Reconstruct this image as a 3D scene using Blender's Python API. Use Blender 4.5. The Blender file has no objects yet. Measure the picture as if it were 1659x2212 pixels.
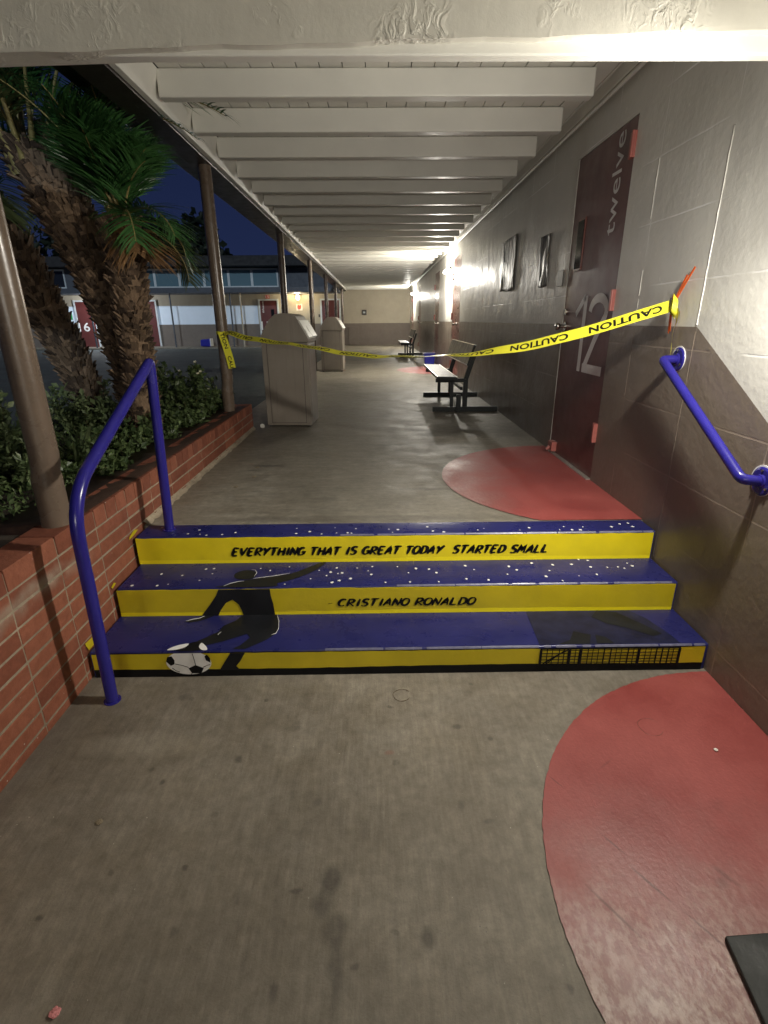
import bpy, bmesh, math, random
from mathutils import Vector, Matrix, Euler
from math import radians as rad, sin, cos, pi

S = bpy.context.scene
C = S.collection
XR, XL, Z3 = 1.4737, -1.30, 0.4427          # corridor wall, brick wall, upper floor level

# ------------------------------------------------------------------ camera
cam = bpy.data.cameras.new('camera'); co = bpy.data.objects.new('camera', cam); C.objects.link(co)
S.camera = co
cam.sensor_fit = 'VERTICAL'; cam.sensor_height = 36.0; cam.lens = 36.0*1121.54/2212.0
cam.clip_start = 0.02; cam.clip_end = 2000
p_, yw_, rl_ = .3541, .0104, -.0074
fw = Vector((sin(yw_)*cos(p_), cos(yw_)*cos(p_), -sin(p_)))
rt = Vector((cos(yw_), -sin(yw_), 0)); up = rt.cross(fw)
r2 = rt*cos(rl_)+up*sin(rl_); u2 = up*cos(rl_)-rt*sin(rl_)
co.matrix_world = Matrix(((r2.x, u2.x, -fw.x, 0), (r2.y, u2.y, -fw.y, 0), (r2.z, u2.z, -fw.z, 1.5012), (0, 0, 0, 1)))

# ------------------------------------------------------------------ world: late dusk sky
W = bpy.data.worlds.new('World'); S.world = W; W.use_nodes = True
nt = W.node_tree; nt.nodes.clear()
out = nt.nodes.new('ShaderNodeOutputWorld'); bg = nt.nodes.new('ShaderNodeBackground')
tc = nt.nodes.new('ShaderNodeTexCoord'); sp = nt.nodes.new('ShaderNodeSeparateXYZ'); cr = nt.nodes.new('ShaderNodeValToRGB')
nt.links.new(tc.outputs['Generated'], sp.inputs[0]); nt.links.new(sp.outputs['Z'], cr.inputs[0])
nt.links.new(cr.outputs[0], bg.inputs[0]); nt.links.new(bg.outputs[0], out.inputs[0])
e = cr.color_ramp.elements
e[0].position = 0.0; e[0].color = (.014, .022, .065, 1)
e[1].position = 0.75; e[1].color = (.0030, .0050, .018, 1)
m_ = e.new(.25); m_.color = (.0085, .0140, .045, 1)
bg.inputs[1].default_value = .40

# ------------------------------------------------------------------ moonlight-weak cool yard light, lamps, added fill lights
def sun(direction, strength, col, ang):
    l = bpy.data.lights.new('yard_light', 'SUN'); o = bpy.data.objects.new('yard_light', l); C.objects.link(o)
    l.energy = strength; l.color = col; l.angle = ang
    o.rotation_euler = Vector(direction).to_track_quat('Z', 'Y').to_euler(); return o
sun((1, -7.5, 2.4), 0.34, (.78, .90, 1.0), rad(2))
def lamp(loc, power, col=(1, .93, .78), r=.05, name='lamp_or_fill_light'):
    l = bpy.data.lights.new(name, 'POINT'); l.energy = power; l.color = col; l.shadow_soft_size = r
    o = bpy.data.objects.new(name, l); o.location = loc; C.objects.link(o); return o
WARM = (1.0, .945, .84)
lamp((1.22, 1.74, 1.96), 4.2, WARM, .045)
def spot(loc, d, power, col, size, r):      # the reflector of the same wall lamp throws most of its light into the walkway
    l = bpy.data.lights.new('lamp_reflector', 'SPOT'); l.energy = power; l.color = col; l.spot_size = rad(size); l.spot_blend = 1.0; l.shadow_soft_size = r
    o = bpy.data.objects.new('lamp_reflector', l); o.location = loc; o.rotation_euler = Vector(d).to_track_quat('-Z', 'Y').to_euler(); C.objects.link(o)
spot((1.22, 1.74, 1.96), (-.66, .72, -.30), 41, WARM, 150, .045)
spot((1.22, 1.74, 1.96), (-.45, .05, -1), 38, WARM, 172, .045)
lamp((1.22, 11.25, 2.30), 50, WARM, .06)
lamp((1.22, 21.8, 2.36), 55, WARM, .06)
lamp((1.10, -6.5, 2.10), 35, WARM, .08)  # unseen light added behind the camera to fill the foreground
lamp((-.5, -5.0, 2.15), 56, WARM, .5)  # added large soft fill light for the beam and right wall
lamp((-3.42, 24.28, 2.50), 26, (1, .82, .52), .07)
lamp((-11.6, 23.6, 2.45), 70, (.95, .97, 1), .08)  # added light hidden behind the palm trunk to brighten the far building
S.view_settings.view_transform = 'Standard'; S.view_settings.look = 'None'
S.view_settings.exposure = 1.42; S.view_settings.gamma = 1.0
S.cycles.use_denoising = True
S.cycles.max_bounces = 8; S.cycles.diffuse_bounces = 5; S.cycles.glossy_bounces = 4
S.cycles.sample_clamp_indirect = 6.0

# ------------------------------------------------------------------ helpers
def tag(o, label=None, cat=None, group=None, kind=None):
    if label: o['label'] = label
    if cat: o['category'] = cat
    if group: o['group'] = group
    if kind: o['kind'] = kind
    return o
def empty(name, loc=(0, 0, 0), label=None, cat=None, group=None, rz=0):
    o = bpy.data.objects.new(name, None); o.location = loc; o.rotation_euler = (0, 0, rz); C.objects.link(o)
    o.empty_display_size = .1
    return tag(o, label, cat, group)
class MB:
    def __init__(s): s.v = []; s.f = []; s.sm = []; s.mi = []
    def add(s, v, f, smooth=False, mi=0):
        n = len(s.v); s.v += [tuple(a) for a in v]
        for q in f: s.f.append([n+i for i in q]); s.sm.append(smooth); s.mi.append(mi)
        return s
    def box(s, x0, x1, y0, y1, z0, z1, mi=0, M=None):
        v = [(x, y, z) for z in (z0, z1) for y in (y0, y1) for x in (x0, x1)]
        if M: v = [M @ Vector(a) for a in v]
        return s.add(v, [(0, 2, 3, 1), (4, 5, 7, 6), (0, 1, 5, 4), (2, 6, 7, 3), (0, 4, 6, 2), (1, 3, 7, 5)], mi=mi)
    def poly(s, pts, mi=0): return s.add(pts, [tuple(range(len(pts)))], mi=mi)
    def prism(s, prof, a, b, fn, mi=0):
        """profile (list of 2D) extruded from a to b; fn(p,q,t)->xyz"""
        n = len(prof); v = [fn(p, q, a) for p, q in prof]+[fn(p, q, b) for p, q in prof]
        f = [tuple(range(n)), tuple(range(2*n-1, n-1, -1))]+[(i, i+n, (i+1) % n+n, (i+1) % n) for i in range(n)]
        return s.add(v, f, mi=mi)
    def tube(s, path, r, n=16, caps=True, mi=0):
        P = [Vector(a) for a in path]; R = r if isinstance(r, (list, tuple)) else [r]*len(P)
        prev = None; rings = []
        for i, a in enumerate(P):
            if i == 0: t = (P[1]-a).normalized()
            elif i == len(P)-1: t = (a-P[i-1]).normalized()
            else: t = ((P[i+1]-a).normalized()+(a-P[i-1]).normalized()).normalized()
            if prev is None:
                h = Vector((0, 0, 1)) if abs(t.z) < .9 else Vector((1, 0, 0)); u = t.cross(h).normalized()
            else:
                u = (prev-t*prev.dot(t)).normalized()
            w = t.cross(u); prev = u
            sc = 1.0
            if 0 < i < len(P)-1:
                c_ = max(.35, (P[i+1]-a).normalized().dot(t)); sc = 1.0
            rings.append([a+(u*cos(k*2*pi/n)+w*sin(k*2*pi/n))*R[i]*sc for k in range(n)])
        v = [q for rg in rings for q in rg]; f = []
        for i in range(len(P)-1):
            for k in range(n):
                f.append((i*n+k, i*n+(k+1) % n, (i+1)*n+(k+1) % n, (i+1)*n+k))
        s.add(v, f, True, mi)
        if caps:
            s.add(rings[0], [tuple(range(n-1, -1, -1))], mi=mi); s.add(rings[-1], [tuple(range(n))], mi=mi)
        return s
    def disc(s, c, nrm, r, n=24, mi=0, th=0):
        q = Vector(nrm).normalized(); c = Vector(c)
        if th: return s.tube([c, c+q*th], r, n, mi=mi)
        u = q.orthogonal().normalized(); w = q.cross(u)
        return s.poly([c+(u*cos(k*2*pi/n)+w*sin(k*2*pi/n))*r for k in range(n)], mi)
    def build(s, name, mat, parent=None, bevel=0, seg=2, recalc=True):
        me = bpy.data.meshes.new(name); me.from_pydata(s.v, [], s.f)
        mats = mat if isinstance(mat, (list, tuple)) else [mat]
        for m in mats: me.materials.append(m)
        for p, sm, mi in zip(me.polygons, s.sm, s.mi): p.use_smooth = sm; p.material_index = mi
        if recalc:
            b = bmesh.new(); b.from_mesh(me); bmesh.ops.recalc_face_normals(b, faces=b.faces); b.to_mesh(me); b.free()
        o = bpy.data.objects.new(name, me); C.objects.link(o)
        if parent: o.parent = parent
        if bevel:
            md = o.modifiers.new('bevel', 'BEVEL'); md.width = bevel; md.segments = seg; md.limit_method = 'ANGLE'
            md.angle_limit = rad(40); md.harden_normals = False
        return o
def arc(c, a0, a1, r, n, fn):
    return [fn(c[0]+r*cos(a0+(a1-a0)*i/n), c[1]+r*sin(a0+(a1-a0)*i/n)) for i in range(n+1)]

# ------------------------------------------------------------------ material helpers
class N:
    def __init__(s, name, rough=.6, spec=.5, metal=0):
        s.m = bpy.data.materials.new(name); s.m.use_nodes = True; s.t = s.m.node_tree
        s.b = s.t.nodes['Principled BSDF']; s.b.inputs['Roughness'].default_value = rough
        s.b.inputs['Specular IOR Level'].default_value = spec; s.b.inputs['Metallic'].default_value = metal
        s._c = None
    def n(s, t, **k):
        o = s.t.nodes.new(t)
        for a, b in k.items(): setattr(o, a, b)
        return o
    def L(s, a, b): s.t.links.new(a, b)
    def co(s):
        if s._c is None: s._c = s.n('ShaderNodeTexCoord').outputs['Object']
        return s._c
    def map(s, sc=(1, 1, 1), loc=(0, 0, 0), rot=(0, 0, 0), src=None):
        m = s.n('ShaderNodeMapping'); m.inputs['Scale'].default_value = sc; m.inputs['Location'].default_value = loc
        m.inputs['Rotation'].default_value = rot; s.L(src or s.co(), m.inputs[0]); return m.outputs[0]
    def noise(s, scale, detail=4, rough=.55, vec=None, dist=0):
        o = s.n('ShaderNodeTexNoise'); o.inputs['Scale'].default_value = scale; o.inputs['Detail'].default_value = detail
        o.inputs['Roughness'].default_value = rough; o.inputs['Distortion'].default_value = dist
        s.L(vec or s.co(), o.inputs['Vector']); return o.outputs['Fac']
    def vor(s, scale, vec=None, feature='F1', out='Distance'):
        o = s.n('ShaderNodeTexVoronoi', feature=feature); o.inputs['Scale'].default_value = scale
        s.L(vec or s.co(), o.inputs['Vector']); return o.outputs[out]
    def ramp(s, fac, a, b, ca=(0, 0, 0), cb=(1, 1, 1), interp='LINEAR'):
        o = s.n('ShaderNodeValToRGB'); o.color_ramp.interpolation = interp
        e = o.color_ramp.elements; e[0].position = a; e[1].position = b
        e[0].color = (*ca, 1); e[1].color = (*cb, 1); s.L(fac, o.inputs[0]); return o.outputs[0]
    def mix(s, fac, a, b, mode='MIX'):
        o = s.n('ShaderNodeMix', data_type='RGBA', blend_type=mode)
        for i, v in ((0, fac), (6, a), (7, b)):
            if isinstance(v, (int, float)): o.inputs[i].default_value = v
            elif isinstance(v, tuple): o.inputs[i].default_value = (*v, 1) if len(v) == 3 else v
            else: s.L(v, o.inputs[i])
        return o.outputs[2]
    def math(s, op, a, b=0.0, c=None):
        o = s.n('ShaderNodeMath', operation=op)
        for i, v in enumerate((a, b) if c is None else (a, b, c)):
            if isinstance(v, (int, float)): o.inputs[i].default_value = v
            else: s.L(v, o.inputs[i])
        return o.outputs[0]
    def col(s, v):
        if isinstance(v, tuple): s.b.inputs['Base Color'].default_value = (*v, 1)
        else: s.L(v, s.b.inputs['Base Color'])
        return s
    def rough(s, v): s.L(v, s.b.inputs['Roughness']); return s
    def bump(s, h, strength=.3, dist=.01, chain=None):
        o = s.n('ShaderNodeBump'); o.inputs['Strength'].default_value = strength; o.inputs['Distance'].default_value = dist
        s.L(h, o.inputs['Height'])
        if chain is not None: s.L(chain, o.inputs['Normal'])
        s.L(o.outputs[0], s.b.inputs['Normal']); return o.outputs[0]

def paint(name, c, rough=.35, var=.12, bs=.15, scale=6, wear=None):
    m = N(name, rough); n = m.noise(scale, 5)
    base = m.mix(m.ramp(n, .3, .75), tuple(x*(1-var) for x in c), tuple(min(1, x*(1+var)) for x in c))
    if wear:
        w = m.ramp(m.noise(38, 6, .7), .66, .72); base = m.mix(w, base, wear)
    m.col(base); m.bump(m.noise(60, 4), bs, .004)
    m.rough(m.ramp(m.noise(9, 4), .3, .8, (rough*.8,)*3, (min(1, rough*1.4),)*3))
    return m.m

# concrete with brushed streaks, stains and other position-fixed patches
def concrete(name, c, stains=(), streak=(38, 5, 8), rough=(.45, .75), gloss=False):
    m = N(name)
    big = m.noise(.9, 5, .6); mid = m.noise(5, 6, .65); st = m.noise(1.0, 5, .6, m.map(streak)); fine = m.noise(150, 4, .75); grain = m.noise(1.0, 4, .7, m.map((streak[0]*2.2, streak[1]*.9, streak[2])))
    col = m.mix(m.ramp(big, .34, .66), tuple(x*.70 for x in c), tuple(x*1.15 for x in c))
    col = m.mix(m.ramp(mid, .35, .7), m.mix(1, col, (.80, .78, .74), 'MULTIPLY'), col)
    col = m.mix(m.ramp(st, .3, .75), m.mix(1, col, (.82, .81, .80), 'MULTIPLY'), m.mix(1, col, (1.08, 1.08, 1.06), 'MULTIPLY'))
    col = m.mix(m.ramp(grain, .30, .72), m.mix(1, col, (.91, .905, .90), 'MULTIPLY'), m.mix(1, col, (1.07, 1.07, 1.06), 'MULTIPLY'))
    mot = m.noise(24, 5, .7); col = m.mix(m.ramp(mot, .34, .66), m.mix(1, col, (.80, .79, .77), 'MULTIPLY'), m.mix(1, col, (1.10, 1.10, 1.09), 'MULTIPLY'))
    blot = m.ramp(m.noise(2.6, 7, .7, m.map(loc=(5, 2, 0))), .48, .66)
    col = m.mix(m.math('MULTIPLY', blot, .5), m.mix(1, col, (.80, .77, .74), 'MULTIPLY'), col)
    sp = m.ramp(m.vor(55), .06, .11); spn = m.ramp(m.noise(14, 2), .52, .6)
    col = m.mix(m.math('MULTIPLY', m.math('SUBTRACT', 1.0, sp), spn), col, tuple(x*.42 for x in c))
    sp2 = m.ramp(m.vor(31, m.map(loc=(3.1, 1.7, 0))), .035, .06); 
    col = m.mix(m.math('MULTIPLY', m.math('SUBTRACT', 1.0, sp2), m.ramp(m.noise(9, 2), .55, .62)), col, tuple(min(1, x*1.7) for x in c))
    col = m.mix(m.ramp(fine, .3, .75), m.mix(1, col, (.86, .86, .86), 'MULTIPLY'), col)
    wv = m.n('ShaderNodeTexNoise'); wv.inputs['Scale'].default_value = 14; wv.inputs['Detail'].default_value = 4; m.L(m.co(), wv.inputs[0])
    wsub = m.n('ShaderNodeVectorMath', operation='MULTIPLY_ADD'); m.L(wv.outputs['Color'], wsub.inputs[0])
    wsub.inputs[1].default_value = (.034, .034, 0); m.L(m.co(), wsub.inputs[2])
    for (x, y, rx, ry, k, tint) in stains:
        mp = m.n('ShaderNodeVectorMath', operation='SUBTRACT'); m.L(wsub.outputs[0], mp.inputs[0]); mp.inputs[1].default_value = (x+.017, y+.017, 0)
        ms = m.n('ShaderNodeVectorMath', operation='MULTIPLY'); m.L(mp.outputs[0], ms.inputs[0]); ms.inputs[1].default_value = (.8/rx, .8/ry, 0)
        ln = m.n('ShaderNodeVectorMath', operation='LENGTH'); m.L(ms.outputs[0], ln.inputs[0])
        f = m.math('MULTIPLY', m.ramp(ln.outputs['Value'], .45, 1.05, (k,)*3, (0, 0, 0)), m.ramp(m.noise(30, 4, .7), .05, .5)); col = m.mix(f, col, tint)
    m.col(col)
    m.rough(m.ramp(mid, .3, .7, (rough[0],)*3, (rough[1],)*3))
    b = m.bump(fine, .35, .004); b = m.bump(grain, .25, .004, b); b = m.bump(st, .20, .006, b); m.bump(mid, .25, .01, b)
    return m.m

CONC = (.36, .335, .288)
dk = (.06, .052, .042)
_r = random.Random(31)
stainsL = [(_r.uniform(-1.1, .45), _r.uniform(.65, 1.9), _r.uniform(.006, .013), _r.uniform(.006, .012), _r.uniform(.4, .7), dk) for _ in range(14)]+[(-.15, 1.03, .03, .045, .75, dk), (-.17, .96, .028, .04, .6, dk), (-.125, .90, .03, .04, .55, dk), (-.12, .83, .022, .05, .5, dk), (-.115, .76, .016, .06, .4, dk),
           (.115, .873, .022, .03, .6, dk), (-.523, 1.473, .014, .018, .6, dk), (-.245, 1.0, .02, .008, .6, dk), (-.216, 1.288, .018, .018, .4, dk),
           (-.835, 1.815, .03, .02, .45, dk), (.027, 1.495, .02, .012, .5, (.22, .09, .07)), (.055, 1.45, .012, .012, .5, dk), (-.264, .761, .014, .02, .55, dk), (-.41, .991, .01, .03, .3, dk),
           (.30, 1.62, .02, .012, .5, dk), (.42, 1.55, .012, .01, .5, dk), (-.35, 1.62, .04, .015, .3, dk), (-.55, 1.25, .016, .014, .4, dk), (.26, 1.27, .012, .022, .35, dk), (.34, 1.21, .02, .01, .4, dk),
           (-.9, 1.55, .25, .06, .16, (.5, .46, .36)), (-1.27, 1.2, .05, 1.2, .5, (.12, .10, .08))]  # last entry: darker strip along the foot of the brick wall
M = {}
M['conc_low'] = concrete('lower_concrete', CONC, stainsL, streak=(42, 7, 5), rough=(.5, .8))
stU = [(-.86, 3.93, .12, .03, .65, dk), (-.95, 3.80, .05, .02, .5, dk), (-.80, 3.28, .05, .02, .4, dk), (-.35, 3.12, .10, .03, .35, dk), (.35, 3.3, .25, .03, .35, dk), (.2, 4.6, .35, .04, .35, dk), (.5, 5.0, .3, .04, .3, dk), (-.1, 2.76, .9, .05, .35, dk), (.2, 6.1, .4, .06, .35, dk), (.1, 7.4, .5, .05, .35, dk)]
M['conc_up'] = concrete('upper_concrete', (.36, .345, .30), stU, streak=(5, 26, 5), rough=(.44, .68))
M['asphalt'] = concrete('asphalt', (.11, .145, .16), (), rough=(.7, .95))
M['soil'] = concrete('soil', (.045, .032, .022), (), rough=(.9, 1))
M['timber'] = concrete('weathered_edging', (.13, .105, .085), (), streak=(5, 40, 40), rough=(.85, 1))

def redpaint(name, worn):
    m = N(name, .4)
    mid = m.noise(3, 6, .6)
    c = m.mix(m.ramp(mid, .3, .7), (.26, .050, .046), (.36, .080, .070))
    st = m.noise(1.0, 5, .65, m.map((60, 22, 5), rot=(0, 0, .35)))
    g = m.n('ShaderNodeSeparateXYZ'); m.L(m.co(), g.inputs[0])
    if worn == 'low':    # foot traffic has worn the paint thin towards the near end
        f = m.ramp(m.math('ADD', m.math('MULTIPLY', g.outputs['Y'], -1.0), m.math('MULTIPLY', m.noise(4, 4), .6)), .0, 1.0)
        t = m.math('ADD', g.outputs['Y'], m.math('MULTIPLY', m.noise(5, 5, .6), .7))
        f = m.ramp(m.math('MULTIPLY', t, .4), .40, .66, (1, 1, 1), (0, 0, 0))
    else:
        t = m.math('ADD', g.outputs['X'], m.math('MULTIPLY', m.noise(6, 5, .6), .5))
        f = m.ramp(m.math('MULTIPLY', t, .5), .37, .56, (1, 1, 1), (0, 0, 0))
    scr = m.ramp(st, .28, .78)
    worncol = m.mix(scr, (.22, .085, .078), (.38, .20, .175))
    c = m.mix(m.math('MULTIPLY', f, .85), c, worncol)
    if worn == 'low':
        f2 = m.ramp(m.math('MULTIPLY', m.math('ADD', g.outputs['Y'], m.math('MULTIPLY', m.noise(7, 5, .6), .5)), .4), .385, .52, (1, 1, 1), (0, 0, 0))
        blot = m.ramp(m.noise(55, 4, .6, m.map((1, .6, 1))), .42, .60)
        c = m.mix(m.math('MULTIPLY', f2, .75), c, m.mix(blot, (.24, .13, .11), (.50, .40, .34)))
        for (x, y, rx, ry, k, tn) in [(.755, 1.0, .006, .075, .75, (.11, .035, .03)), (.62, .93, .006, .11, .65, (.11, .035, .03)), (.84, .88, .005, .08, .65, (.11, .035, .03)), (.70, 1.12, .005, .05, .6, (.12, .035, .03)), (.98, 1.02, .012, .05, .5, (.13, .04, .035)), (.60, 1.35, .004, .04, .6, (.12, .03, .028)), (.96, 1.0, .03, .02, .5, (.16, .06, .05)), (.93, .80, .022, .016, .75, (.10, .07, .22)), (.91, .74, .03, .012, .55, (.13, .03, .03)), (1.1, 1.25, .05, .03, .3, (.2, .05, .045)), (.80, 1.42, .05, .006, .4, (.16, .035, .03)), (1.3, 1.05, .03, .05, .4, (.2, .04, .04))]:
            mp = m.n('ShaderNodeVectorMath', operation='SUBTRACT'); m.L(m.co(), mp.inputs[0]); mp.inputs[1].default_value = (x, y, 0)
            rr = m.n('ShaderNodeVectorRotate', rotation_type='Z_AXIS'); m.L(mp.outputs[0], rr.inputs['Vector']); rr.inputs['Angle'].default_value = -.6
            ms = m.n('ShaderNodeVectorMath', operation='MULTIPLY'); m.L(rr.outputs[0], ms.inputs[0]); ms.inputs[1].default_value = (1/rx, 1/ry, 0)
            ln = m.n('ShaderNodeVectorMath', operation='LENGTH'); m.L(ms.outputs[0], ln.inputs[0])
            c = m.mix(m.ramp(ln.outputs['Value'], .3, 1.2, (k,)*3, (0, 0, 0)), c, tn)
    c = m.mix(m.ramp(m.noise(110, 3, .7), .3, .8), m.mix(1, c, (.85, .85, .85), 'MULTIPLY'), c)
    m.col(c); m.rough(m.ramp(mid, .3, .7, (.34,)*3, (.6,)*3))
    b = m.bump(st, .2, .004); m.bump(m.noise(90, 4), .25, .003, b)
    return m.m
M['red_low'] = redpaint('worn_red_floor_paint_near', 'low')
M['red_up'] = redpaint('worn_red_floor_paint_far', 'up')

def wallpaint(name, c, rough=.42):
    m = N(name, rough)
    sep = m.n('ShaderNodeSeparateXYZ'); m.L(m.co(), sep.inputs[0])
    cb = m.n('ShaderNodeCombineXYZ'); m.L(m.math('ADD', sep.outputs['Y'], 3.58), cb.inputs[0]); m.L(m.math('ADD', sep.outputs['Z'], .482), cb.inputs[1])
    wob = m.n('ShaderNodeTexNoise'); wob.inputs['Scale'].default_value = 9; m.L(m.co(), wob.inputs[0])
    wa = m.n('ShaderNodeVectorMath', operation='MULTIPLY_ADD'); m.L(wob.outputs['Color'], wa.inputs[0]); wa.inputs[1].default_value = (.006, .006, 0); m.L(cb.outputs[0], wa.inputs[2])
    bt = m.n('ShaderNodeTexBrick'); bt.offset = 0; bt.squash = 1
    bt.inputs['Scale'].default_value = 1; bt.inputs['Brick Width'].default_value = .61; bt.inputs['Row Height'].default_value = .3075
    bt.inputs['Mortar Size'].default_value = .0045; bt.inputs['Mortar Smooth'].default_value = .35
    m.L(wa.outputs[0], bt.inputs['Vector'])
    mort = bt.outputs['Fac']
    vis = m.math('MULTIPLY', mort, m.ramp(m.noise(1.6, 3), .44, .62))
    big = m.noise(1.3, 5, .6)
    col = m.mix(m.ramp(big, .3, .7), tuple(x*.9 for x in c), tuple(x*1.07 for x in c))
    col = m.mix(m.ramp(m.noise(18, 5, .6), .62, .70), col, tuple(min(1, x*1.15) for x in c))
    col = m.mix(m.math('MULTIPLY', vis, .8), col, tuple(min(1, x*1.7) for x in c))
    sc = m.ramp(m.noise(1, 4, .7, m.map((1, 30, 12), rot=(.5, 0, 0))), .72, .76)
    col = m.mix(m.math('MULTIPLY', sc, .35), col, tuple(min(1, x*1.6) for x in c))
    m.col(col)
    m.rough(m.ramp(m.noise(5, 4), .3, .7, (rough*.8,)*3, (rough*1.25,)*3))
    b = m.bump(m.math('MULTIPLY', vis, -1.0), .35, .006)
    b = m.bump(m.noise(26, 5, .6), .35, .006, b); b = m.bump(m.vor(34), .12, .004, b); m.bump(m.noise(2.4, 3), .35, .03, b)
    return m.m
M['wall_up'] = wallpaint('wall_paint_light', (.66, .65, .60), .42)
M['wall_dn'] = wallpaint('wall_paint_taupe', (.200, .163, .128), .40)
M['white_wood'] = paint('white_timber_paint', (.72, .71, .65), .42, .05, .15, 3)
def beampaint():
    m = N('wrinkled_white_paint', .45)
    c = (.70, .68, .60)
    n = m.noise(7, 6, .65, m.map((1, 1, .8))); col = m.mix(m.ramp(n, .3, .75), tuple(x*.88 for x in c), c)
    sep = m.n('ShaderNodeSeparateXYZ'); m.L(m.co(), sep.inputs[0])
    low = m.ramp(m.math('SUBTRACT', sep.outputs['Z'], 2.0), .31, .44, (1, 1, 1), (.06, .06, .06))
    wr = m.noise(22, 5, .55, m.map((1, 1, .75), rot=(0, .6, 0)), 1.6)
    msk = m.math('MULTIPLY', low, m.ramp(m.noise(3.2, 4), .47, .62))
    h = m.math('MULTIPLY', m.ramp(wr, .45, .62), msk)
    m.col(col); b = m.bump(h, .55, .010); b = m.bump(m.noise(2.5, 3, .5, m.map((3, 1, 1))), .15, .02, b); m.bump(m.noise(90, 4), .2, .003, b)
    return m.m
M['beam'] = beampaint()
M['dark_steel'] = paint('dark_brown_steel', (.030, .024, .022), .35)
M['post'] = paint('brown_post_paint', (.145, .108, .080), .27, .1, .12, 12)
def bluestep():
    m = N('glossy_blue_step_paint', .27); n = m.noise(4, 5); c = m.mix(m.ramp(n, .3, .75), (.014, .016, .092), (.021, .023, .130))
    sc = m.ramp(m.noise(1, 6, .72, m.map((3.5, 26, 1))), .60, .74); c = m.mix(m.math('MULTIPLY', sc, .40), c, (.075, .078, .17))
    c = m.mix(m.math('MULTIPLY', m.ramp(m.noise(2.2, 5, .7, m.map(loc=(2, 7, 0))), .56, .72), .45), c, (.020, .018, .045))
    c = m.mix(m.ramp(m.noise(75, 4, .7), .70, .76), c, (.10, .10, .16))
    m.col(c); m.rough(m.ramp(m.noise(9, 5, .65), .3, .75, (.20,)*3, (.46,)*3)); b = m.bump(m.noise(1, 4, .6, m.map((8, 90, 8))), .25, .003); m.bump(m.noise(14, 4), .2, .004, b); return m.m
M['blue_step'] = bluestep()
M['blue_rail'] = paint('glossy_blue_rail_paint', (.022, .018, .20), .22, .10, .08, 10)
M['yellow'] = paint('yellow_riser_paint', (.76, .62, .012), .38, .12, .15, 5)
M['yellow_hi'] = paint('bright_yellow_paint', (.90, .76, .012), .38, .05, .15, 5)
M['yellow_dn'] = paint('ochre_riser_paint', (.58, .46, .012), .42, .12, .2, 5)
M['black'] = paint('black_paint', (.007, .007, .008), .6, .3, .1, 9)
M['black'].node_tree.nodes['Principled BSDF'].inputs['Specular IOR Level'].default_value = .15
M['figure'] = paint('charcoal_figure_paint', (.011, .012, .015), .5, .25, .08, 9)
M['figure'].node_tree.nodes['Principled BSDF'].inputs['Specular IOR Level'].default_value = .25
M['netshade'] = paint('net_shade_paint', (.013, .015, .045), .36, .4, .1, 14)
M['netshade'].node_tree.nodes['Principled BSDF'].inputs['Specular IOR Level'].default_value = .3
M['white_mark'] = paint('white_mark_paint', (.78, .78, .76), .5, .06, .1, 30)
M['grey_mark'] = paint('soft_white_highlight_paint', (.30, .30, .42), .5, .1, .1, 30)
M['maroon'] = paint('maroon_door_paint', (.135, .044, .038), .36, .12, .1, 4)
M['maroon_lit'] = paint('red_door_paint', (.11, .028, .026), .4, .1, .1, 4)
M['maroon_far'] = paint('brown_red_door_paint', (.16, .055, .040), .3, .1, .1, 4)
M['numeral'] = paint('grey_white_numeral_paint', (.80, .79, .77), .5, .05, .1, 20)
M['numeral_dim'] = paint('faded_grey_lettering_paint', (.72, .70, .69), .5, .05, .1, 20)
M['hinge'] = paint('coral_hinge_paint', (.38, .12, .10), .4, .12, .2, 30)
M['metal'] = N('brushed_metal', .25, .5, 1).col((.55, .53, .48)).m
M['glass_dark'] = N('dark_glass', .08).col((.012, .012, .014)).m
def binpaint():
    m = N('taupe_metal_bin_paint', .42); c = m.mix(m.ramp(m.noise(4, 5), .3, .75), (.225, .195, .158), (.275, .24, .20))
    dr = m.ramp(m.noise(1, 5, .65, m.map((26, 26, 1.6))), .56, .72); c = m.mix(m.math('MULTIPLY', dr, .35), c, (.13, .11, .085))
    sp = m.ramp(m.noise(32, 5, .7), .68, .74); c = m.mix(m.math('MULTIPLY', sp, .6), c, (.10, .085, .07))
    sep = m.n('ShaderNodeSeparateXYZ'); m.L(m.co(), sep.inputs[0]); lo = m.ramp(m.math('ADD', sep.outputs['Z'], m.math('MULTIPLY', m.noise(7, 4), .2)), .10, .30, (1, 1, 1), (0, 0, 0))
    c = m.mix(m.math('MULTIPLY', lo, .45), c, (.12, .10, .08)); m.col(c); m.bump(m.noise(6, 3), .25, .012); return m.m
M['bin'] = binpaint()
M['seam'] = N('dark_seam', .8).col((.05, .042, .034)).m
M['bin_flap'] = paint('pale_flap_paint', (.60, .58, .52), .3, .06, .1, 5)
M['bench'] = paint('black_bench_paint', (.014, .016, .016), .42, .2, .1, 12)
M['bench'].node_tree.nodes['Principled BSDF'].inputs['Specular IOR Level'].default_value = .3
def mesh_seat():
    m = N('perforated_seat', .5, .3, 0); v = m.vor(55, m.map((1, 1, 0)))
    m.col(m.mix(m.ramp(v, .25, .35), (.03, .035, .035), (.15, .16, .16))); return m.m
M['seat'] = mesh_seat()
M['seat_edge'] = N('worn_metal_edge', .3, .5, .7).col((.62, .61, .56)).m
M['tape'] = N('yellow_plastic_tape', .32).col((.78, .74, .05)).m
M['tape'].node_tree.nodes['Principled BSDF'].inputs['Transmission Weight'].default_value = 0
M['tape_ink'] = N('black_tape_print', .4).col((.012, .012, .010)).m
M['orange'] = N('orange_plastic', .35).col((.78, .13, .02)).m
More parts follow.
